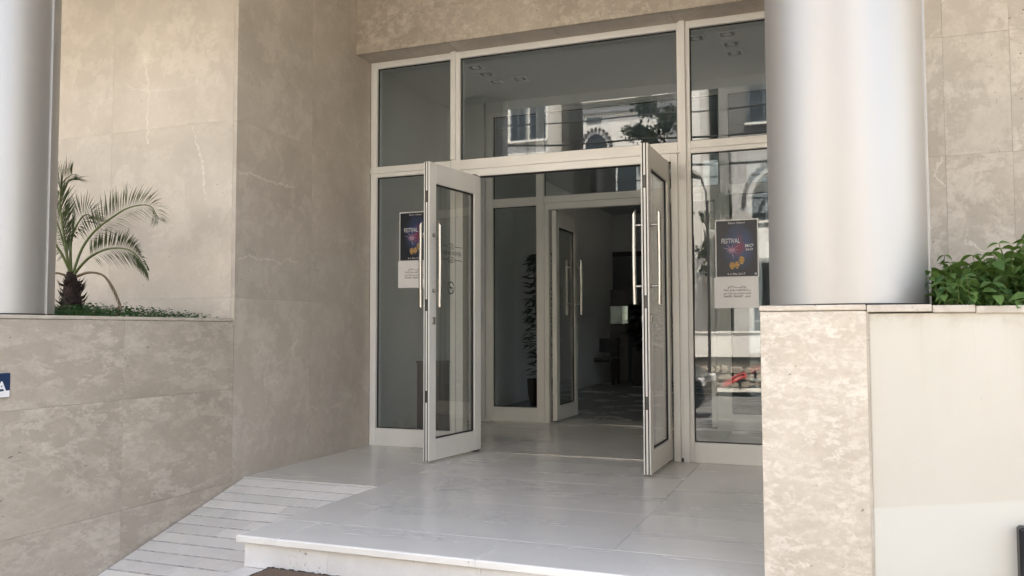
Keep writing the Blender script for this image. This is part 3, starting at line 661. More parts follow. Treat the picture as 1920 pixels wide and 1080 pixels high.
# ---- downlights
dl = [(0.61, 0.93, 'left row, nearest the glass'), (0.62, 1.17, 'left row, middle'), (0.62, 1.44, 'left row, inner corner'), (0.88, 1.44, 'left group, off to the right'),
      (2.73, 0.90, 'right group, off to the left'), (3.0, 0.89, 'right row, nearest the glass'), (3.0, 1.16, 'right row, middle'), (3.0, 1.43, 'right row, farthest in')]
first = None
for x, y, w in dl:
    lb = 'square ceiling spotlight: ' + w
    if first is None:
        t = thing('ceiling_spotlight', (x, y, Zc), lb, 'ceiling light', 'square ceiling spotlights in the vestibule')
        m_ = MB()
        for a, b, c, d in ((-.08, .08, -.08, -.06), (-.08, .08, .06, .08), (-.08, -.06, -.06, .06), (.06, .08, -.06, .06)): m_.box(x + a, x + b, y + c, y + d, Zc - 0.014, Zc - 0.0005, bv=0.002)
        m_.build('trim', 'fitting', t)
        m_ = MB(); m_.box(x - .06, x + .06, y - .06, y + .06, Zc - 0.006, Zc - 0.0005); m_.build('recess', 'lampface', t)
        m_ = MB(); m_.tube([(x, y, Zc - 0.012), (x, y, Zc - 0.0065)], 0.034, 18); m_.build('lamp', 'fitting', t)
        first = t
    else:
        t = first.copy(); COL.objects.link(t); t.location = (x, y, Zc); t['label'] = lb
        for ch in first.children:
            c = ch.copy(); COL.objects.link(c); c.parent = t

# ================================================================== POSTERS AND SIGNS
FORMS = {'ا': (0xFE8D, 2), 'ب': (0xFE8F, 4), 'ة': (0xFE93, 2), 'ت': (0xFE95, 4), 'ح': (0xFEA1, 4), 'د': (0xFEA9, 2), 'ر': (0xFEAD, 2), 'س': (0xFEB1, 4), 'ش': (0xFEB5, 4), 'ص': (0xFEB9, 4),
         'ض': (0xFEBD, 4), 'ع': (0xFEC9, 4), 'ف': (0xFED1, 4), 'ق': (0xFED5, 4), 'ل': (0xFEDD, 4), 'م': (0xFEE1, 4), 'ن': (0xFEE5, 4), 'ه': (0xFEE9, 4), 'و': (0xFEED, 2), 'ى': (0xFEEF, 2), 'ي': (0xFEF1, 4), 'إ': (0xFE87, 2), 'ء': (0xFE80, 1)}
def shape(txt):
    words = []
    for w in txt.split(' '):
        if not any(c in FORMS or c == 'ـ' for c in w): words.append(w); continue
        r = ''
        for i, c in enumerate(w):
            if c == 'ـ': r += c; continue
            prev = i > 0 and (w[i - 1] == 'ـ' or FORMS[w[i - 1]][1] == 4)
            nxt = i < len(w) - 1 and (w[i + 1] == 'ـ' or FORMS[w[i + 1]][1] > 1) and FORMS[c][1] == 4
            base = FORMS[c][0]
            if FORMS[c][1] == 1: r += chr(base)
            elif FORMS[c][1] == 2: r += chr(base + (1 if prev else 0))
            else: r += chr(base + (3 if prev and nxt else 1 if prev else 2 if nxt else 0))
        words.append(r[::-1])
    return ' '.join(reversed(words))
DG = None
def text(parent, name, body, x, z, y, size, mat, align='CENTER', bold=0.0, sx=1.0, shear=0.0, width=None, rot=None):
    c = bpy.data.curves.new('t', 'FONT'); c.body = body; c.size = size; c.align_x = align; c.align_y = 'CENTER'; c.offset = bold; c.shear = shear; c.resolution_u = 1
    o = bpy.data.objects.new('t', c); COL.objects.link(o)
    bpy.context.view_layer.update()
    me = bpy.data.meshes.new_from_object(o.evaluated_get(bpy.context.evaluated_depsgraph_get()))
    bpy.data.objects.remove(o); bpy.data.curves.remove(c)
    w = max(v.co.x for v in me.vertices) - min(v.co.x for v in me.vertices)
    k = (width / w) if width else sx
    Rm = rot if rot else Matrix.Rotation(R(90), 4, 'X')
    loc = Vector((x, y, z)) - ORG[parent.name]
    for v in me.vertices: v.co = loc + (Rm @ Vector((v.co.x * k, v.co.y, 0)))
    me.materials.clear(); me.materials.append(M[mat])
    me.name = name
    o = bpy.data.objects.new(name, me); COL.objects.link(o); o.parent = parent; ORG[o.name] = ORG[parent.name]
    return o
def quad(parent, nm, mat, x0, x1, z0, z1, y, th=0.0006): return part(nm, mat, parent, x0, x1, y, y + th, z0, z1)
def star(m_, cx, cz, y, r0, r1, n, seed, stretch=1.0):
    rnd = random.Random(seed); pts = []
    for k in range(2 * n):
        a = math.pi * k / n; r_ = (r1 if k % 2 else r0) * (rnd.uniform(0.55, 1.25) if k % 2 == 0 else 1)
        pts.append((cx + r_ * math.cos(a) * stretch, y, cz + r_ * math.sin(a)))
    ctr = len(m_.v); m_.add([(cx, y, cz)] + pts, [(0, 1 + k, 1 + (k + 1) % (2 * n)) for k in range(2 * n)])
def mask(m_, cx, cz, y, w, h, sad):
    o = []
    for k in range(14):
        a = 2 * math.pi * k / 14; s_ = math.sin(a)
        o.append((cx + w * math.cos(a) * (1.0 if s_ > 0 else 0.72 + 0.28 * (1 + s_)), y, cz + h * s_))
    m_.poly(o)
def maskface(m_, cx, cz, y, w, h, sad):
    for s_ in (-1, 1):
        m_.poly([(cx + s_ * w * .45 - w * .2, y, cz + h * .2), (cx + s_ * w * .45 + w * .2, y, cz + h * .2), (cx + s_ * w * .45 + w * .12, y, cz + h * .42), (cx + s_ * w * .45 - w * .12, y, cz + h * .42)])
    d = -1 if sad else 1
    m_.poly([(cx - w * .45, y, cz - h * .35 + d * h * .12), (cx, y, cz - h * .35 - d * h * .14), (cx + w * .45, y, cz - h * .35 + d * h * .12), (cx, y, cz - h * .35 + d * h * .02)])
def poster(x0, x1, zt, zm, zb, tilt, label, label2, fade):
    y = fade                                     # taped just before or just behind the pane
    w = x1 - x0
    p = thing('poster', (x0, y, zt), label, 'poster', 'festival posters behind the glass')
    quad(p, 'sheet', 'paper', x0, x1, zm, zt, y + 0.0012)
    quad(p, 'printed_area', 'poster', x0 + 0.008, x1 - 0.008, zm + 0.006, zt - 0.009, y + 0.0004)
    yy = y + 0.00015
    H_ = zt - zm
    text(p, 'title_text', 'Espace Culturel', x0 + w * .50, zt - H_ * .062, yy, 0.02, 'whiteprint', width=w * .38)
    text(p, 'festival_text', 'FESTIVAL', x0 + w * .36, zt - H_ * .375, yy, 0.052, 'whiteprint', width=w * .43, bold=0.0002)
    m_ = MB(); star(m_, x0 + w * .38, zt - H_ * .53, yy, 0.062, 0.014, 9, 3, 1.25); m_.build('splash', 'pinkprint', p, nofix=True)
    m_ = MB(); star(m_, x0 + w * .40, zt - H_ * .53, yy - .0001, 0.036, 0.004, 9, 9, 1.4); m_.build('splash_rays', 'pinkprint', p, nofix=True)
    m_ = MB(); f_ = MB()
    for cx, cz, a, b, s_ in ((.39, .80, .020, .029, 1), (.50, .79, .019, .028, 0), (.61, .71, .021, .031, 1)):
        mask(m_, x0 + w * cx, zt - H_ * cz, yy, a, b, s_); maskface(f_, x0 + w * cx, zt - H_ * cz, yy - .0001, a, b, s_)
    m_.build('theatre_masks', 'gold', p, nofix=True); f_.build('mask_features', 'ink', p, nofix=True)
    text(p, 'month_text', 'MC²', x0 + w * .79, zt - H_ * .465, yy, 0.034, 'whiteprint', width=w * .19, bold=0.0006)
    text(p, 'year_text', '2017', x0 + w * .79, zt - H_ * .53, yy, 0.022, 'whiteprint', width=w * .17, bold=0.0004)
    text(p, 'date_text', '4-6 Mai 2017', x0 + w * .48, zt - H_ * .945, yy, 0.022, 'whiteprint', width=w * .42)
    m_ = MB(); star(m_, x0 + w * .93, zt - H_ * .945, yy, 0.010, 0.005, 5, 5); m_.build('emblem', 'whiteprint', p, nofix=True)
    y = 0.0255; yy = y + 0.00015
    q = thing('notice', (x0, y, zm), label2, 'notice', 'white paper notices below the posters')
    quad(q, 'sheet', 'paper', x0 - 0.012, x1 - 0.004, zb, zm - 0.001, y + 0.0004)
    lines = ['يوم السبـــــــــت 04 ماي', 'من الساعة العاشرة صباحا إلى الساعة', 'السادسة و النصف مساء بفضاء قرص', 'الهاتف : 58626817 / 26646781']
    ws = [0.42, 0.62, 0.64, 0.62]
    for i, (t_, ww) in enumerate(zip(lines, ws)):
        text(q, 'text_line', shape(t_) if i < 3 else '26646781 / 58626817 : ' + shape('الهاتف'), x0 + w * .49, zm - (zm - zb) * (.31 + .105 * i), yy, 0.022, 'ink', width=w * ww, bold=0.0004)
poster(0.279, 0.590, 2.030, 1.600, 1.368, 0, 'dark festival poster on the left side glass, beside the open door handles', 'white Arabic notice taped below the left festival poster', 0.0255)
poster(2.982, 3.296, 1.826, 1.390, 1.160, 0, 'dark festival poster on the right side glass, left of the column', 'white Arabic notice taped below the right festival poster', 0.0255)

# street name plate at the far left
sg = thing('name_plate', (0.0, -3.7, 0.7), 'navy blue enamel plate with white lettering on the planter wall', 'sign')
part('plate', 'blue', sg, 0.0015, 0.012, -4.05, -3.431, 0.677, 0.796, bv=0.002)
m_ = MB(); n_ = 14
top = [(0.0125, -4.045 + 0.61 * k / n_, 0.679 + 0.028 * (k / n_) ** 1.5 + (0.004 if k else 0)) for k in range(n_ + 1)]
m_.add(top + [(0.0125, p[1], 0.6785) for p in top], [(k, k + 1, n_ + 2 + k, n_ + 1 + k) for k in range(n_)]); m_.build('white_swoosh', 'signwhite', sg, nofix=True)
rotm = Matrix.Rotation(R(90), 4, 'Z') @ Matrix.Rotation(R(90), 4, 'X')
text(sg, 'lettering', 'A', 0.0128, 0.722, -3.492, 0.055, 'signwhite', bold=0.002, rot=rotm) if False else None
def wtext(parent, name, body, y, z, size, bold):
    o = text(parent, name, body, 0, 0, 0, size, 'signwhite', bold=bold, rot=rotm)
    for v in o.data.vertices: v.co = v.co + Vector((0.0128, y, z))
    return o
wtext(sg, 'lettering', 'A', -3.478, 0.728, 0.068, 0.002)
# black box on the cream wall
bb = thing('letter_box', (4.5, -3.0, 0.2), 'black rounded box fixed low on the cream wall at the right edge', 'wall box')
part('body', 'blackbox', bb, 4.392, 4.72, -3.045, -2.9865, -0.12, 0.312, bv=0.008)
part('lid', 'blackbox', bb, 4.400, 4.712, -3.055, -3.0455, 0.215, 0.30, bv=0.004)

# door mat
dm = thing('door_mat', (1.9, -3.17, -0.155), 'brown coir mat lying on the step below the landing', 'door mat')
T = Matrix.Translation((1.245, -3.008, 0)) @ Matrix.Rotation(R(-1.2), 4, 'Z')
part('pile', 'mat', dm, 0.006, 1.14, -0.33, -0.006, -0.1548, -0.139, T=T, bv=0.003)
m_ = MB()
for i in range(90):
    x_ = i * 1.146 / 90
    m_.box(x_, x_ + 0.0125, -0.008 + random.uniform(0, .003), random.uniform(0.0, 0.007), -0.1546, -0.142 + random.uniform(0, 0.005), T=T)
for i in range(26):
    y_ = -0.33 + i * 0.0127
    m_.box(-0.006 + random.uniform(0, .005), 0.008, y_, y_ + 0.0125, -0.1546, -0.142 + random.uniform(0, 0.005), T=T)
m_.build('frayed_edge', 'mat_edge', dm)

# litter bin in the vestibule
lb_ = thing('litter_bin', (0.33, 0.62, 0), 'dark brown square bin standing in the vestibule behind the left side glass', 'bin')
part('body', 'litterbin', lb_, 0.205, 0.43, 0.50, 0.725, 0.02, 0.695, bv=0.004)
part('top', 'litterbin', lb_, 0.198, 0.437, 0.493, 0.732, 0.697, 0.715, bv=0.003)
part('foot', 'gasket', lb_, 0.22, 0.415, 0.515, 0.71, 0.0005, 0.019)

# ================================================================== PLANTS
def leaflet(m_, p, d, up, L, w):
    d = d.normalized(); s = d.cross(up)
    if s.length < 1e-3: s = d.cross(Vector((1, 0, 0)))
    s.normalize()
    mid = p + d * L * 0.45 + up * 0.004; tip = p + d * L + Vector((0, 0, -0.22 * L * (1 - abs(d.z))))
    m_.add([p, mid - s * w, mid + up * w * 0.5, mid + s * w, tip], [(0, 1, 2), (0, 2, 3), (1, 4, 2), (2, 4, 3)], False)
def interp(pts, t):
    n = len(pts) - 1; x = t * n; i = min(int(x), n - 1); f = x - i
    P = lambda k: Vector(pts[max(0, min(n, k))])
    a, b, c, d = P(i - 1), P(i), P(i + 1), P(i + 2)
    return 0.5 * ((2 * b) + (c - a) * f + (2 * a - 5 * b + 4 * c - d) * f * f + (-a + 3 * b - 3 * c + d) * f ** 3)
palm = thing('palm', (-0.835, -2.35, 1.05), 'small young palm with feathery fronds growing beside the left column', 'palm')
def frond(pts, n, L, start=0.2, dead=False, seed=0):
    rnd = random.Random(seed); m_ = MB()
    cl = [interp(pts, i / 24) for i in range(25)]
    r_ = MB(); r_.tube(cl, [0.0085 * (1 - 0.85 * i / 24) + 0.0012 for i in range(25)], 6)
    fr = r_.build('frond', 'deadleaf' if dead else 'rachis', palm)
    for i in range(n):
        t = start + (1 - start) * (i + rnd.random() * 0.5) / n
        p = interp(pts, min(t, 1)); tan = (interp(pts, min(1, t + 0.02)) - interp(pts, max(0, t - 0.02))).normalized()
        side = tan.cross(Vector((0, 0, 1)))
        if side.length < 0.1: side = Vector((0, 1, 0))
        side.normalize(); up = side.cross(tan).normalized()
        env = math.sin(math.pi * min(1, 0.16 + 0.80 * (t - start) / (1 - start))) ** 0.6
        for s_ in (-1, 1):
            # leaflets stand in a shallow V, seen almost flat on
            dr = tan * (0.50 + 0.6 * t) + up * (0.95 * s_ + 0.08) + side * s_ * 0.30 + Vector((rnd.uniform(-.1, .1), rnd.uniform(-.1, .1), rnd.uniform(-.12, .06)))
            if dead: dr = tan + Vector((rnd.uniform(-.2, .2), rnd.uniform(-.2, .2), -0.6))
            leaflet(m_, p, dr, up, L * env * rnd.uniform(0.8, 1.1), 0.0040 if not dead else 0.003)
    m_.build('leaflets', 'deadleaf' if dead else 'frond', fr, kind='stuff', nofix=True)
FR = dict(
 A=[(-0.828, -2.35, 1.38), (-0.791, -2.317, 1.543), (-0.72, -2.283, 1.66), (-0.623, -2.25, 1.74), (-0.495, -2.217, 1.812), (-0.356, -2.183, 1.819), (-0.315, -2.15, 1.73)],
 B=[(-0.819, -2.35, 1.373), (-0.663, -2.38, 1.47), (-0.474, -2.41, 1.519), (-0.284, -2.44, 1.509), (-0.162, -2.47, 1.456), (-0.059, -2.5, 1.366)],
 C=[(-0.79, -2.35, 1.358), (-0.682, -2.36, 1.379), (-0.561, -2.37, 1.362), (-0.473, -2.38, 1.304), (-0.393, -2.39, 1.201), (-0.386, -2.4, 1.12)],
 D=[(-0.861, -2.35, 1.388), (-0.94, -2.325, 1.612), (-1.015, -2.3, 1.829), (-1.03, -2.275, 1.995), (-0.97, -2.25, 2.06)],
 E=[(-0.862, -2.35, 1.395), (-0.986, -2.275, 1.54), (-1.154, -2.2, 1.736), (-1.339, -2.125, 1.905), (-1.59, -2.05, 1.989)],
 F=[(-0.87, -2.35, 1.357), (-0.96, -2.367, 1.383), (-1.059, -2.383, 1.349), (-1.132, -2.4, 1.251)],
 G=[(-0.847, -2.35, 1.388), (-0.93, -2.283, 1.595), (-0.95, -2.215, 1.73), (-0.90, -2.187, 1.79), (-0.83, -2.15, 1.74)],
 H=[(-0.852, -2.35, 1.388), (-0.878, -2.413, 1.524), (-0.934, -2.475, 1.624), (-1.023, -2.538, 1.621), (-1.082, -2.6, 1.515)])
frond(FR['A'], 66, 0.19, 0.22, seed=1); frond(FR['B'], 60, 0.175, 0.22, seed=2); frond(FR['C'], 24, 0.10, 0.45, dead=True, seed=3)
frond(FR['D'], 62, 0.21, 0.2, seed=4); frond(FR['E'], 58, 0.2, 0.2, seed=5); frond(FR['F'], 20, 0.12, 0.3, dead=True, seed=6); frond(FR['G'], 54, 0.19, 0.2, seed=7); frond(FR['H'], 40, 0.18, 0.2, seed=8)
m_ = MB(); base = Vector((-0.835, -2.35, 1.03))
m_.tube([base, base + Vector((0, 0, .06)), base + Vector((.0, 0, .14)), base + Vector((-.005, 0, .24)), base + Vector((-.01, 0, .36))], [0.066, 0.072, 0.066, 0.05, 0.026], 18)
tk = m_.build('trunk', 'trunk', palm)
m_ = MB()
for i in range(120):
    a = random.uniform(0, 2 * math.pi); z = random.uniform(0.02, 0.3); r0 = 0.066 * (1 - (z / 0.42) ** 2)
    p = base + Vector((math.cos(a) * r0, math.sin(a) * r0, z)); d = Vector((math.cos(a), math.sin(a), random.uniform(0.2, 1.1))).normalized()
    L = random.uniform(0.03, 0.065)
    s = d.cross(Vector((0, 0, 1))).normalized() * random.uniform(0.006, 0.012)
    q_ = p + d * L * 0.6; tip = p + d * L + Vector((0, 0, L * 0.35))
    m_.add([p - s, p + s, q_ + s * 0.8, q_ - s * 0.8, tip, p + Vector((0, 0, -0.012)), q_ + Vector((0, 0, -0.008))], [(0, 1, 2, 3), (3, 2, 4), (0, 3, 6, 5), (1, 5, 6, 2), (3, 4, 6), (2, 6, 4)])
m_.build('leaf_bases', 'trunk', tk, kind='stuff', nofix=True)

def leafpts(L, w):   # ovate folded leaf, stem at origin, pointing +x
    xs_ = [0, 0.18, 0.42, 0.68, 0.88, 1.0]; ws_ = [0.03, 0.72, 1.0, 0.72, 0.3, 0]
    zc = [0, 0.03, 0.04, 0.0, -0.06, -0.13]
    vs = []; fs = []
    for i in range(6):
        x_ = xs_[i] * L; ww = ws_[i] * w; z = zc[i] * L
        vs += [(x_, -ww, z + ww * 0.35), (x_, 0, z), (x_, ww, z + ww * 0.35)]
    for i in range(5):
        a = i * 3; fs += [(a, a + 3, a + 4, a + 1), (a + 1, a + 4, a + 5, a + 2)]
    return vs, fs
leafmeshes = []
for L, w in ((0.054, 0.0165), (0.042, 0.0145), (0.060, 0.018), (0.033, 0.0115)):
    me = bpy.data.meshes.new('leaf'); vs, fs = leafpts(L, w); me.from_pydata(vs, [], fs); me.update(); me.materials.append(M['leaf'])
    me.polygons.foreach_set('use_smooth', [True] * len(fs)); leafmeshes.append(me)
shr = thing('leafy_shrub', (4.6, -2.5, 1.05), 'bushy green broad-leaved shrub in the planter right of the column', 'shrub')
def moundtop(x, y):   # height of the shrub above the planter rim
    h = 0.17 + 0.07 * math.sin(x * 9.5 + 1.2) + 0.05 * math.sin(x * 21 + y * 13) + 0.04 * math.sin(y * 11)
    h += 0.08 * math.exp(-((x - 4.30) / 0.09) ** 2) + 0.07 * math.exp(-((x - 4.56) / 0.12) ** 2)
    return max(0.06, h)
stems = MB(); allv = []
def place(k, pos, yaw, pit, roll, sc): allv.append((k, Vector(pos), Euler((roll, pit, yaw)), sc))
for i in range(520):
    x_ = random.uniform(4.19, 5.25) if i % 3 else random.uniform(4.19, 4.75); y_ = random.uniform(-2.93, -2.05)
    h = moundtop(x_, y_) * random.uniform(0.75, 1.1) * (0.72 if y_ < -2.75 else 1)
    tx, ty = x_ + random.uniform(-.05, .05), y_ + random.uniform(-.08, .03)
    stems.tube([(x_, y_, 1.05), ((x_ + tx) / 2 + .01, (y_ + ty) / 2, 1.05 + h * .5), (tx, ty, 1.05 + h)], [0.0028, 0.0022, 0.0014], 4, caps=False)
    nl = 5 if h > 0.12 else 3
    for j in range(nl * 2):
        t = 0.3 + 0.7 * (j // 2 + 1) / nl; a = (j // 2) * 1.57 + (j % 2) * math.pi + random.uniform(-.5, .5)
        place(random.randrange(4), (x_ + (tx - x_) * t, y_ + (ty - y_) * t, 1.05 + h * t), a, random.uniform(-0.15, 0.95), random.uniform(-.6, .6), random.uniform(0.8, 1.25))
# leaves hanging over the coping
for px, pz in ((4.43, 1.092), (4.275, 1.118), (4.355, 1.12), (4.50, 1.115)):
    place(2, (px, -2.965, pz), -math.pi / 2 + random.uniform(-.3, .3), random.uniform(0.1, 0.6) if px not in (4.43,) else 1.2, 0, 1.05)
allv.sort(key=lambda a: (a[1] - Vector((3.81, -6.4, 1.0))).length - (0.6 if a[1].z > 1.12 and a[1].x < 4.62 else 0) + (3 if a[1].x > 4.66 else 0))
for k, p, e, s_ in allv[:290]:
    o = bpy.data.objects.new('leaf', leafmeshes[k]); COL.objects.link(o); o.parent = shr
    o.location = p - ORG[shr.name]; o.rotation_euler = e; o.scale = (s_, s_, s_)
m_ = MB()
for k, p, e, s_ in allv[290:]:
    rm = e.to_matrix(); me = leafmeshes[k]
    m_.add([p + rm @ (v.co * s_) for v in me.vertices], [tuple(f.vertices) for f in me.polygons], True)
m_.build('foliage', 'leaf', shr, kind='stuff', nofix=True)
stems.build('stems', 'rachis', shr, kind='stuff')

m_ = MB(); rnd = random.Random(11)
for i in range(8500):
    x_ = rnd.uniform(-1.9, -0.02); y_ = rnd.uniform(-3.05, -1.84)
    if (x_ + 0.335) ** 2 + (y_ + 3.3) ** 2 < 0.33 ** 2: continue
    fall = max(0.0, min(1.0, (-0.02 - x_) / 0.55)); top = 0.02 + 0.125 * fall * (0.62 + 0.5 * pnoise(Vector((x_ * 6, y_ * 6, 0)))) + 0.035 * max(0, pnoise(Vector((x_ * 17, y_ * 17, 3))))
    z = 1.06 + top * rnd.uniform(0.15, 1.0)
    if rnd.random() > 0.35 + 0.65 * fall: continue
    e = Euler((rnd.uniform(-.7, .7), rnd.uniform(-.7, .5), rnd.uniform(0, 6.28))).to_matrix(); L = rnd.uniform(0.014, 0.028); w = L * 0.36
    m_.add([Vector((x_, y_, z)) + e @ Vector(v) for v in ((0, 0, 0), (L * .5, -w, .3 * w), (L, 0, -.2 * w), (L * .5, w, .3 * w))], [(0, 1, 2), (0, 2, 3)])
m_.build('ground_cover', 'leaf_low', kind='stuff', nofix=True)['label'] = 'low dark green ground cover around the palm'

# indoor plants
def potplant(x, y, hpot, rpot, htop, spread, n, label, square=False, seed=1, L=0.16):
    rnd = random.Random(seed); t = thing('potted_plant', (x, y, 0), label, 'potted plant')
    if square: part('planter_box', 'litterbin', t, x - rpot, x + rpot, y - rpot, y + rpot, 0.001, hpot, bv=0.01)
    else:
        m_ = MB(); m_.tube([(x, y, .001), (x, y, hpot * .5), (x, y, hpot)], [rpot * .75, rpot * .95, rpot], 20); m_.build('pot', 'terracotta', t)
    m_ = MB(); st = MB()
    for i in range(n):
        a = rnd.uniform(0, 6.28); z = hpot + (htop - hpot) * rnd.random() ** 0.8; r_ = spread * rnd.uniform(0.1, 1) * (0.5 + 0.5 * math.sin(math.pi * (z - hpot) / (htop - hpot + .01)))
        p = Vector((x + r_ * math.cos(a) * .5, y + r_ * math.sin(a) * .5, z)); d = Vector((math.cos(a), math.sin(a), rnd.uniform(-.5, .6))).normalized()
        s = d.cross(Vector((0, 0, 1))).normalized() * L * 0.2
        m_.add([p, p + d * L * .5 - s, p + d * L + Vector((0, 0, -.03)), p + d * L * .5 + s], [(0, 1, 2), (0, 2, 3)])
    for i in range(5):
        a = i * 1.3; st.tube([(x, y, hpot * .8), (x + .03 * math.cos(a), y + .03 * math.sin(a), (htop + hpot) / 2), (x + .1 * math.cos(a), y + .1 * math.sin(a), htop - .05)], 0.008, 6)
    st.build('stem', 'bark', t); m_.build('foliage', 'leaf_dk', t, kind='stuff', nofix=True)
potplant(0.17, 4.05, 0.36, 0.17, 2.05, 0.30, 300, 'tall dark plant in a brown pot behind the left inner glass', seed=3)
potplant(0.66, 8.7, 0.66, 0.26, 1.5, 0.6, 200, 'leafy plant in a square dark planter inside the lobby', True, seed=5, L=0.3)
# lobby chair
ch = thing('chair', (-0.15, 8.6, 0), 'dark chair standing inside the lobby', 'chair')
for sx_, sy_, hh in ((-.21, -.2, .45), (.21, -.2, .45), (-.21, .2, .86), (.21, .2, .86)): part('leg', 'wood_dk', ch, -0.15 + sx_ - .02, -0.15 + sx_ + .02, 8.6 + sy_ - .02, 8.6 + sy_ + .02, 0.001, hh, bv=.003)
part('seat', 'seatfab', ch, -.36, .06, 8.38, 8.80, .42, .49, bv=.015)
part('backrest', 'seatfab', ch, -.335, .035, 8.785, 8.82, .58, .84, bv=.01)
# glossy double doors at the back of the lobby
gd = thing('double_door', (-0.5, 9.9, 0), 'dark glossy double door at the back of the lobby', 'double door')
part('door_leaf', 'doorgloss', gd, -0.86, -0.40, 9.85, 9.9, 0.01, 2.45, bv=.004); part('door_leaf', 'doorgloss', gd, -0.396, 0.42, 9.85, 9.9, 0.01, 2.45, bv=.004)
part('door_frame', 'wood_dk', gd, -0.93, -0.865, 9.84, 9.92, 0.0, 2.55, bv=.004); part('door_frame', 'wood_dk', gd, 0.425, 0.49, 9.84, 9.92, 0.0, 2.55, bv=.004); part('door_frame', 'wood_dk', gd, -0.864, 0.424, 9.84, 9.92, 2.455, 2.55, bv=.004)
for x_ in (-0.44, -0.33):
    m_ = MB(); m_.tube([(x_, 9.83, 1.40), (x_ - .02, 9.80, 1.36), (x_ - .015, 9.80, 1.30), (x_ + .03, 9.81, 1.26)], [.012, .014, .012, .008], 8); m_.build('handle', 'fitting', gd)
TM = Matrix.Translation((-0.28, 9.62, 0)) @ Matrix.Rotation(R(13), 4, 'Z')
fp = thing('reflection_mirror', (-0.28, 9.62, 1.12), 'added green tinted mirror standing in for the reflection in the lobby double door', 'mirror')  # added mirror, turned to show the daylight reflected in the glossy door
part('frame', 'wood_dk', fp, -0.34, 0.36, 0.0, 0.02, 1.08, 1.78, T=TM, bv=.003); part('mirror_glass', 'mirror', fp, -0.30, 0.32, -0.01, -0.0005, 1.12, 1.46, T=TM)
part('stand', 'wood_dk', fp, -0.30, 0.32, 0.0, 0.03, 0.001, 1.079, T=TM)
B(-3.3, -0.935, 9.86, 9.98, 0, 3.299).build('lobby_partition', 'lobbypaint', kind='structure'); B(0.495, 6.8, 9.86, 9.98, 0, 3.299).build('lobby_partition', 'lobbypaint', kind='structure'); B(-0.934, 0.494, 9.86, 9.98, 2.551, 3.299).build('lobby_partition', 'lobbypaint', kind='structure')

# ================================================================== ACROSS THE STREET (seen as reflections in the glass)
MB().box(-60, 70, -14.05, -13.9, G - 0.15, G + 0.01, bv=0.01).build('kerb', 'kerb', kind='structure')
MB().box(-60, 70, -7.5, -7.36, G - 0.15, G + 0.012, bv=0.01).build('kerb', 'kerb', kind='structure')
rub = thing('rubble_wall', (2, -15.4, G), 'low rubble stone wall across the street', 'wall')
part('backing', 'mortar', rub, -8, 12, -15.9, -15.47, G, 0.06)
random.seed(21)
for row in range(3):
    x = -4.0 + row * 0.1
    while x < 6.5:
        w = random.uniform(0.12, 0.40); h = 0.165 * random.uniform(.8, 1.15)
        z0 = G + 0.01 + row * 0.172
        pts = []
        n = random.choice((5, 6, 6, 7)); ph_ = random.random() * 6; cx, cz = x + w / 2, z0 + h / 2
        for k in range(n):
            a = ph_ + 2 * math.pi * k / n + random.uniform(-.35, .35); q_ = random.uniform(.85, 1.15); pts.append((cx + math.cos(a) * w * .58 * q_, cz + math.sin(a) * h * .6 * q_))
        m_ = MB(); m_.prism(pts, lambda p, q: (p, -15.46, q), lambda p, q: (cx + (p - cx) * .82, -15.36 + 0.02, cz + (q - cz) * .8)); m_.build('rubble_block', 'rubble', rub)
        x += w + 0.015
wp = thing('parapet', (2, -15.9, 0.3), 'white rendered parapet above the rubble wall across the street', 'wall')
part('parapet_wall', 'white_render', wp, -8, 12, -16.3, -15.95, 0.27, 0.9); part('parapet_cap', 'white_render', wp, -8, 12, -16.33, -15.92, 0.901, 0.95)
part('dark_recess', 'mortar', wp, -8, 12, -16.25, -16.0, -0.4, 0.269)  # dark band set back below the parapet
rbx = thing('parking_barrier', (1.45, -14.9, G), 'red folded parking barrier by the rubble wall', 'barrier')
m_ = MB()
m_.tube([(1.22, -14.9, -0.33), (1.62, -14.9, -0.10), (1.72, -14.9, -0.08), (1.72, -14.9, -0.2)], 0.03, 8); m_.tube([(1.22, -14.75, -0.40), (1.68, -14.75, -0.16), (1.72, -14.9, -0.16)], 0.03, 8); m_.build('frame_tube', 'red', rbx)
m_ = MB(); m_.tube([(1.34, -14.8, G), (1.34, -14.8, -0.3)], 0.02, 6); m_.tube([(1.62, -14.8, G), (1.62, -14.8, -0.15)], 0.03, 6); m_.build('stand', 'steel_dk', rbx)

def windows(parent, xs_, zs_, w, h, y, shut='shutter'):
    for x_ in xs_:
        for z_ in zs_:
            f_ = part('window', shut, parent, x_, x_ + w, y - 0.02, y + 0.03, z_, z_ + h)
            m_ = MB(); m_.box(x_ + .06, x_ + w / 2 - .03, y + .031, y + .04, z_ + .06, z_ + h - .06); m_.box(x_ + w / 2 + .03, x_ + w - .06, y + .031, y + .04, z_ + .06, z_ + h - .06); m_.build('window_pane', 'dkglass', f_)
            part('window_sill', 'white_render', parent, x_ - .08, x_ + w + .08, y, y + .12, z_ - .08, z_ - .02)
def house(x0, x1, y, z1, mat, label, depth=8):
    t = thing('house', ((x0 + x1) / 2, y, G), label, 'house', 'houses across the street')
    part('facade', mat, t, x0, x1, y - depth, y, G, z1)
    return t
h1 = house(-11.5, -5.08, -20, 12.5, 'white_render', 'white rendered house with blue grey windows, reflected left of the arch')
windows(h1, (-10.8, -8.9, -6.42, -5.72), (1.2, 4.6, 7.45, 10.0), 0.56, 1.15, -19.98)
part('downpipe', 'grey_render', h1, -5.85, -5.80, -19.98, -19.92, G, 12)
h2 = house(-5.05, -3.86, -21.5, 11.5, 'dark_render', 'narrow house coloured dark for shade, set back between the white houses')  # house in shade: its darkness is put into the render colour
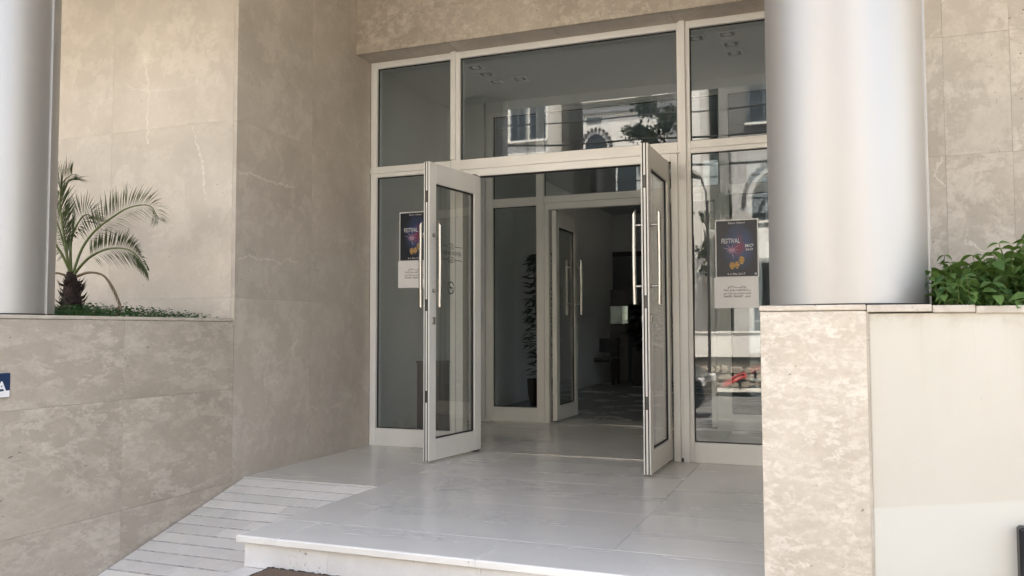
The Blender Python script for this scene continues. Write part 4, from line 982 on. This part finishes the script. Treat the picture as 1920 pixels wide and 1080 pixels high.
windows(h2, (-4.9,), (2, 5), 0.7, 1.2, -21.48)
h3 = house(-3.84, -0.75, -20, 12.8, 'white_render', 'white Moorish house with an arched window and toothed cornices')
m_ = MB()
for cx in (-3.40,):
    for cz, rr_ in ((7.0, 0.36),):
        m_.prism([(cx + rr_ * math.cos(math.pi * k / 16), cz + rr_ * 1.25 * math.sin(math.pi * k / 16)) for k in range(17)] + [(cx - rr_, cz - 1.6), (cx + rr_, cz - 1.6)], lambda p, q: (p, -19.99, q), lambda p, q: (p, -19.96, q))
m_.build('arched_window', 'dkglass', h3)
m_ = MB()
for k in range(25):
    a = math.pi * k / 24
    if k % 2 == 0: m_.box(-0.04, 0.04, -19.98, -19.93, 0.0, 0.10, T=Matrix.Translation((-3.40 + 0.46 * math.cos(a), 0, 7.0 + 0.56 * math.sin(a))) @ Matrix.Rotation(-(a - math.pi / 2), 4, 'Y'))
for zz in (8.05, 8.35):
    for k in range(30): m_.box(-3.8 + k * 0.1, -3.8 + k * 0.1 + 0.05, -19.98, -19.90, zz, zz + 0.09)
m_.build('toothed_ornament', 'dark_render', h3)
part('cornice', 'white_render', h3, -3.84, -0.75, -19.99, -19.85, 8.5, 8.62)
part('shade_panel', 'shutter', h3, -3.7, -3.2, -19.99, -19.965, 7.85, 8.0)
windows(h3, (-2.6, -1.6), (1.2, 9.6), 0.7, 1.3, -19.98)
h4 = house(-0.42, 0.12, -19, 13.4, 'white_render', 'slim white stair tower across the street')
h5 = house(0.5, 6.5, -20.5, 13.0, 'dark_grey_render', 'grey house with balconies across the street')
windows(h5, (1.4, 3.0, 4.8), (1.3, 4.4, 7.5, 10.4), 1.0, 1.5, -20.48)
for zz in (3.1,):
    part('balcony_slab', 'white_render', h5, 0.2, 5.6, -20.49, -19.0, zz, zz + 0.22); part('balcony_front', 'white_render', h5, 0.2, 5.6, -19.1, -19.0, zz + 0.221, zz + 0.9)
h6 = house(6.6, 13.5, -19.0, 11.0, 'white_render', 'tall white house at the right end across the street')
windows(h6, (7.2, 9.4, 11.6), (1.2, 4.2, 7.2), 1.0, 1.6, -18.98)
h7 = house(-24, -11.8, -18.5, 10.0, 'white_render', 'long white house at the left end across the street')
windows(h7, (-23, -20.5, -18, -15.5, -13.2), (1.2, 4.2, 7.2), 1.0, 1.6, -18.48)
ma = thing('arched_gateway', (2.2, -16.6, G), 'white Moorish arch with scalloped edge across the street', 'arch')
m_ = MB(); out = []
cx, cz, ri, ro = 2.55, 4.35, 0.75, 1.25
for k in range(21):
    a = math.pi * k / 20; out.append((cx + ri * math.cos(a), cz + ri * 1.2 * math.sin(a)))
m_.prism(out + [(cx - ri, G), (cx - ro, G), (cx - ro, cz + ro * 1.5), (cx + ro, cz + ro * 1.5), (cx + ro, G), (cx + ri, G)], lambda p, q: (p, -16.9, q), lambda p, q: (p, -16.55, q))
m_.build('arch_wall', 'aged_render', ma)
m_ = MB()
for k in range(21):
    a = math.pi * k / 20; m_.box(-.045, .045, -16.549, -16.50, 0, .1, T=Matrix.Translation((cx + (ri + .14) * math.cos(a), 0, cz + (ri + .14) * 1.2 * math.sin(a))) @ Matrix.Rotation(-(a - math.pi / 2), 4, 'Y'))
m_.build('scalloped_trim', 'dark_render', ma)

def tree(x, y, h, r, n, label, seed):
    rnd = random.Random(seed); t = thing('street_tree', (x, y, G), label, 'tree', 'trees across the street')
    m_ = MB(); m_.tube([(x, y, G), (x + .05, y, G + h * .3), (x - .02, y, G + h * .62)], [.16, .12, .07], 10)
    for i in range(7):
        a = i * .9; m_.tube([(x, y, G + h * (.38 + .03 * i)), (x + r * .4 * math.cos(a), y + r * .4 * math.sin(a), G + h * (.55 + .03 * i)), (x + r * .75 * math.cos(a), y + r * .75 * math.sin(a), G + h * (.66 + .04 * i))], [.05, .035, .015], 6)
    m_.build('trunk', 'bark', t); m_ = MB()
    cl = [(rnd.uniform(-1, 1), rnd.uniform(-1, 1), rnd.uniform(-1, 1)) for _ in range(26)]
    for i in range(n):
        c = cl[i % 26]; p = Vector((x + c[0] * r * .75 + rnd.gauss(0, .2) * r, y + c[1] * r * .75 + rnd.gauss(0, .2) * r, G + h * .75 + c[2] * h * .2 + rnd.gauss(0, .1) * r))
        e = Euler((rnd.uniform(0, 6), rnd.uniform(0, 6), rnd.uniform(0, 6))).to_matrix(); L = rnd.uniform(.08, .16)
        m_.add([p + e @ Vector(v) for v in ((0, 0, 0), (L * .5, -L * .3, 0), (L, 0, 0), (L * .5, L * .3, 0))], [(0, 1, 2, 3)])
    m_.build('crown', 'leaf_tree', t, kind='stuff', nofix=True)
tree(-1.05, -17.6, 8.6, 0.75, 4200, 'dark street tree in front of the Moorish house', 2)
tree(0.75, -18.2, 5.6, 0.6, 2200, 'smaller dark tree beside the slim white tower', 4)
# cables
for i, (z0, z1, sag, lab) in enumerate(((5.45, 5.25, 0.25, 'upper black power cable across the street'), (5.25, 4.75, 0.35, 'middle black power cable across the street'), (4.95, 4.0, 0.3, 'lowest thick black power cable across the street'))):
    m_ = MB(); m_.tube([(-9 + 18 * t / 30, -9.2 - i * .05, z0 + (z1 - z0) * t / 30 - sag * 4 * (t / 30) * (1 - t / 30) + 0.02 * math.sin(t * 1.3)) for t in range(31)], 0.014 + 0.006 * i, 6)
    o = m_.build('power_cable', 'cable', org=(0, -9.2, z0)); o['label'] = lab; o['category'] = 'cable'; o['group'] = 'cables over the street'
m_ = thing('street_lamp', (0.95, -14.4, G), 'street lamp with a curved arm at the kerb', 'street lamp')
p_ = MB(); p_.tube([(0.95, -14.4, G), (0.95, -14.4, 3.9), (0.92, -14.4, 4.4), (0.8, -14.4, 4.75)], [.04, .03, .026, .022], 10); p_.build('pole', 'steel_dk', m_)
p_ = MB(); p_.tube([(0.8, -14.4, 4.75), (0.62, -14.4, 4.86), (0.42, -14.4, 4.82)], [.035, .11, .04], 12); p_.build('lamp_head', 'steel_dk', m_)

# parked car (reflected at the foot of the right glass)
car = thing('parked_car', (-0.4, -8.56, G - .1), 'dark car parked along the kerb in front of the entrance', 'car')
Zg = G - 0.11
prof = [(-2.3, .42), (-2.32, .72), (-2.2, .92), (-1.5, 1.0), (-.95, 1.38), (.25, 1.42), (1.05, 1.02), (1.8, .9), (2.12, .72), (2.18, .45), (2.05, .25), (-2.15, .25)]
def carp(p, q, yo, inset): return (-.4 + p, -8.56 + yo * (0.84 - inset * max(0, q - .95) / .45), Zg + q)
m_ = MB(); n = len(prof)
L_ = [carp(p, q, -1, .2) for p, q in prof]; R_ = [carp(p, q, 1, .2) for p, q in prof]
m_.add(L_ + R_, [tuple(range(n)), tuple(reversed(range(n, 2 * n)))] + [(i, n + i, n + (i + 1) % n, (i + 1) % n) for i in range(n)])
bd = m_.build('body', 'carpaint', car)
bv_ = bd.modifiers.new('bevel', 'BEVEL'); bv_.width = .05; bv_.segments = 3
for s_ in (-1, 1):
    m_ = MB(); m_.add([carp(p, q, s_ * 1.012, .2) for p, q in ((-1.35, 1.0), (-.9, 1.33), (-.35, 1.36), (-.35, 1.0))], [(0, 1, 2, 3)]); m_.add([carp(p, q, s_ * 1.012, .2) for p, q in ((-.27, 1.0), (-.27, 1.36), (.2, 1.36), (.85, 1.0))], [(0, 1, 2, 3)]); m_.build('side_window', 'dkglass', car)
m_ = MB(); m_.add([(-.4 + .30, -8.56 - .62, Zg + 1.405), (-.4 + .30, -8.56 + .62, Zg + 1.405), (-.4 + 1.0, -8.56 + .74, Zg + 1.06), (-.4 + 1.0, -8.56 - .74, Zg + 1.06)], [(0, 1, 2, 3)])
for v in range(4): m_.v[v] = (m_.v[v][0] + .008, m_.v[v][1], m_.v[v][2] + .012)
m_.build('windscreen', 'dkglass', car)
for x_ in (-1.75, .95):
    for s_ in (-1, 1):
        yw = -8.56 + s_ * .80
        m_ = MB(); m_.tube([(x_, yw - .1, Zg + .31), (x_, yw + .1, Zg + .31)], .31, 28); wv = m_.build('wheel', 'tyre', car)
        m_ = MB(); m_.tube([(x_, yw + s_ * .085, Zg + .31), (x_, yw + s_ * .106, Zg + .31)], .2, 24); m_.build('rim', 'rim', wv)
for s_ in (-1, 1): part('headlight', 'lens', car, 1.62, 1.755, -8.56 + s_ * .72 - .15, -8.56 + s_ * .72 + .08, Zg + .62, Zg + .76, bv=.02)
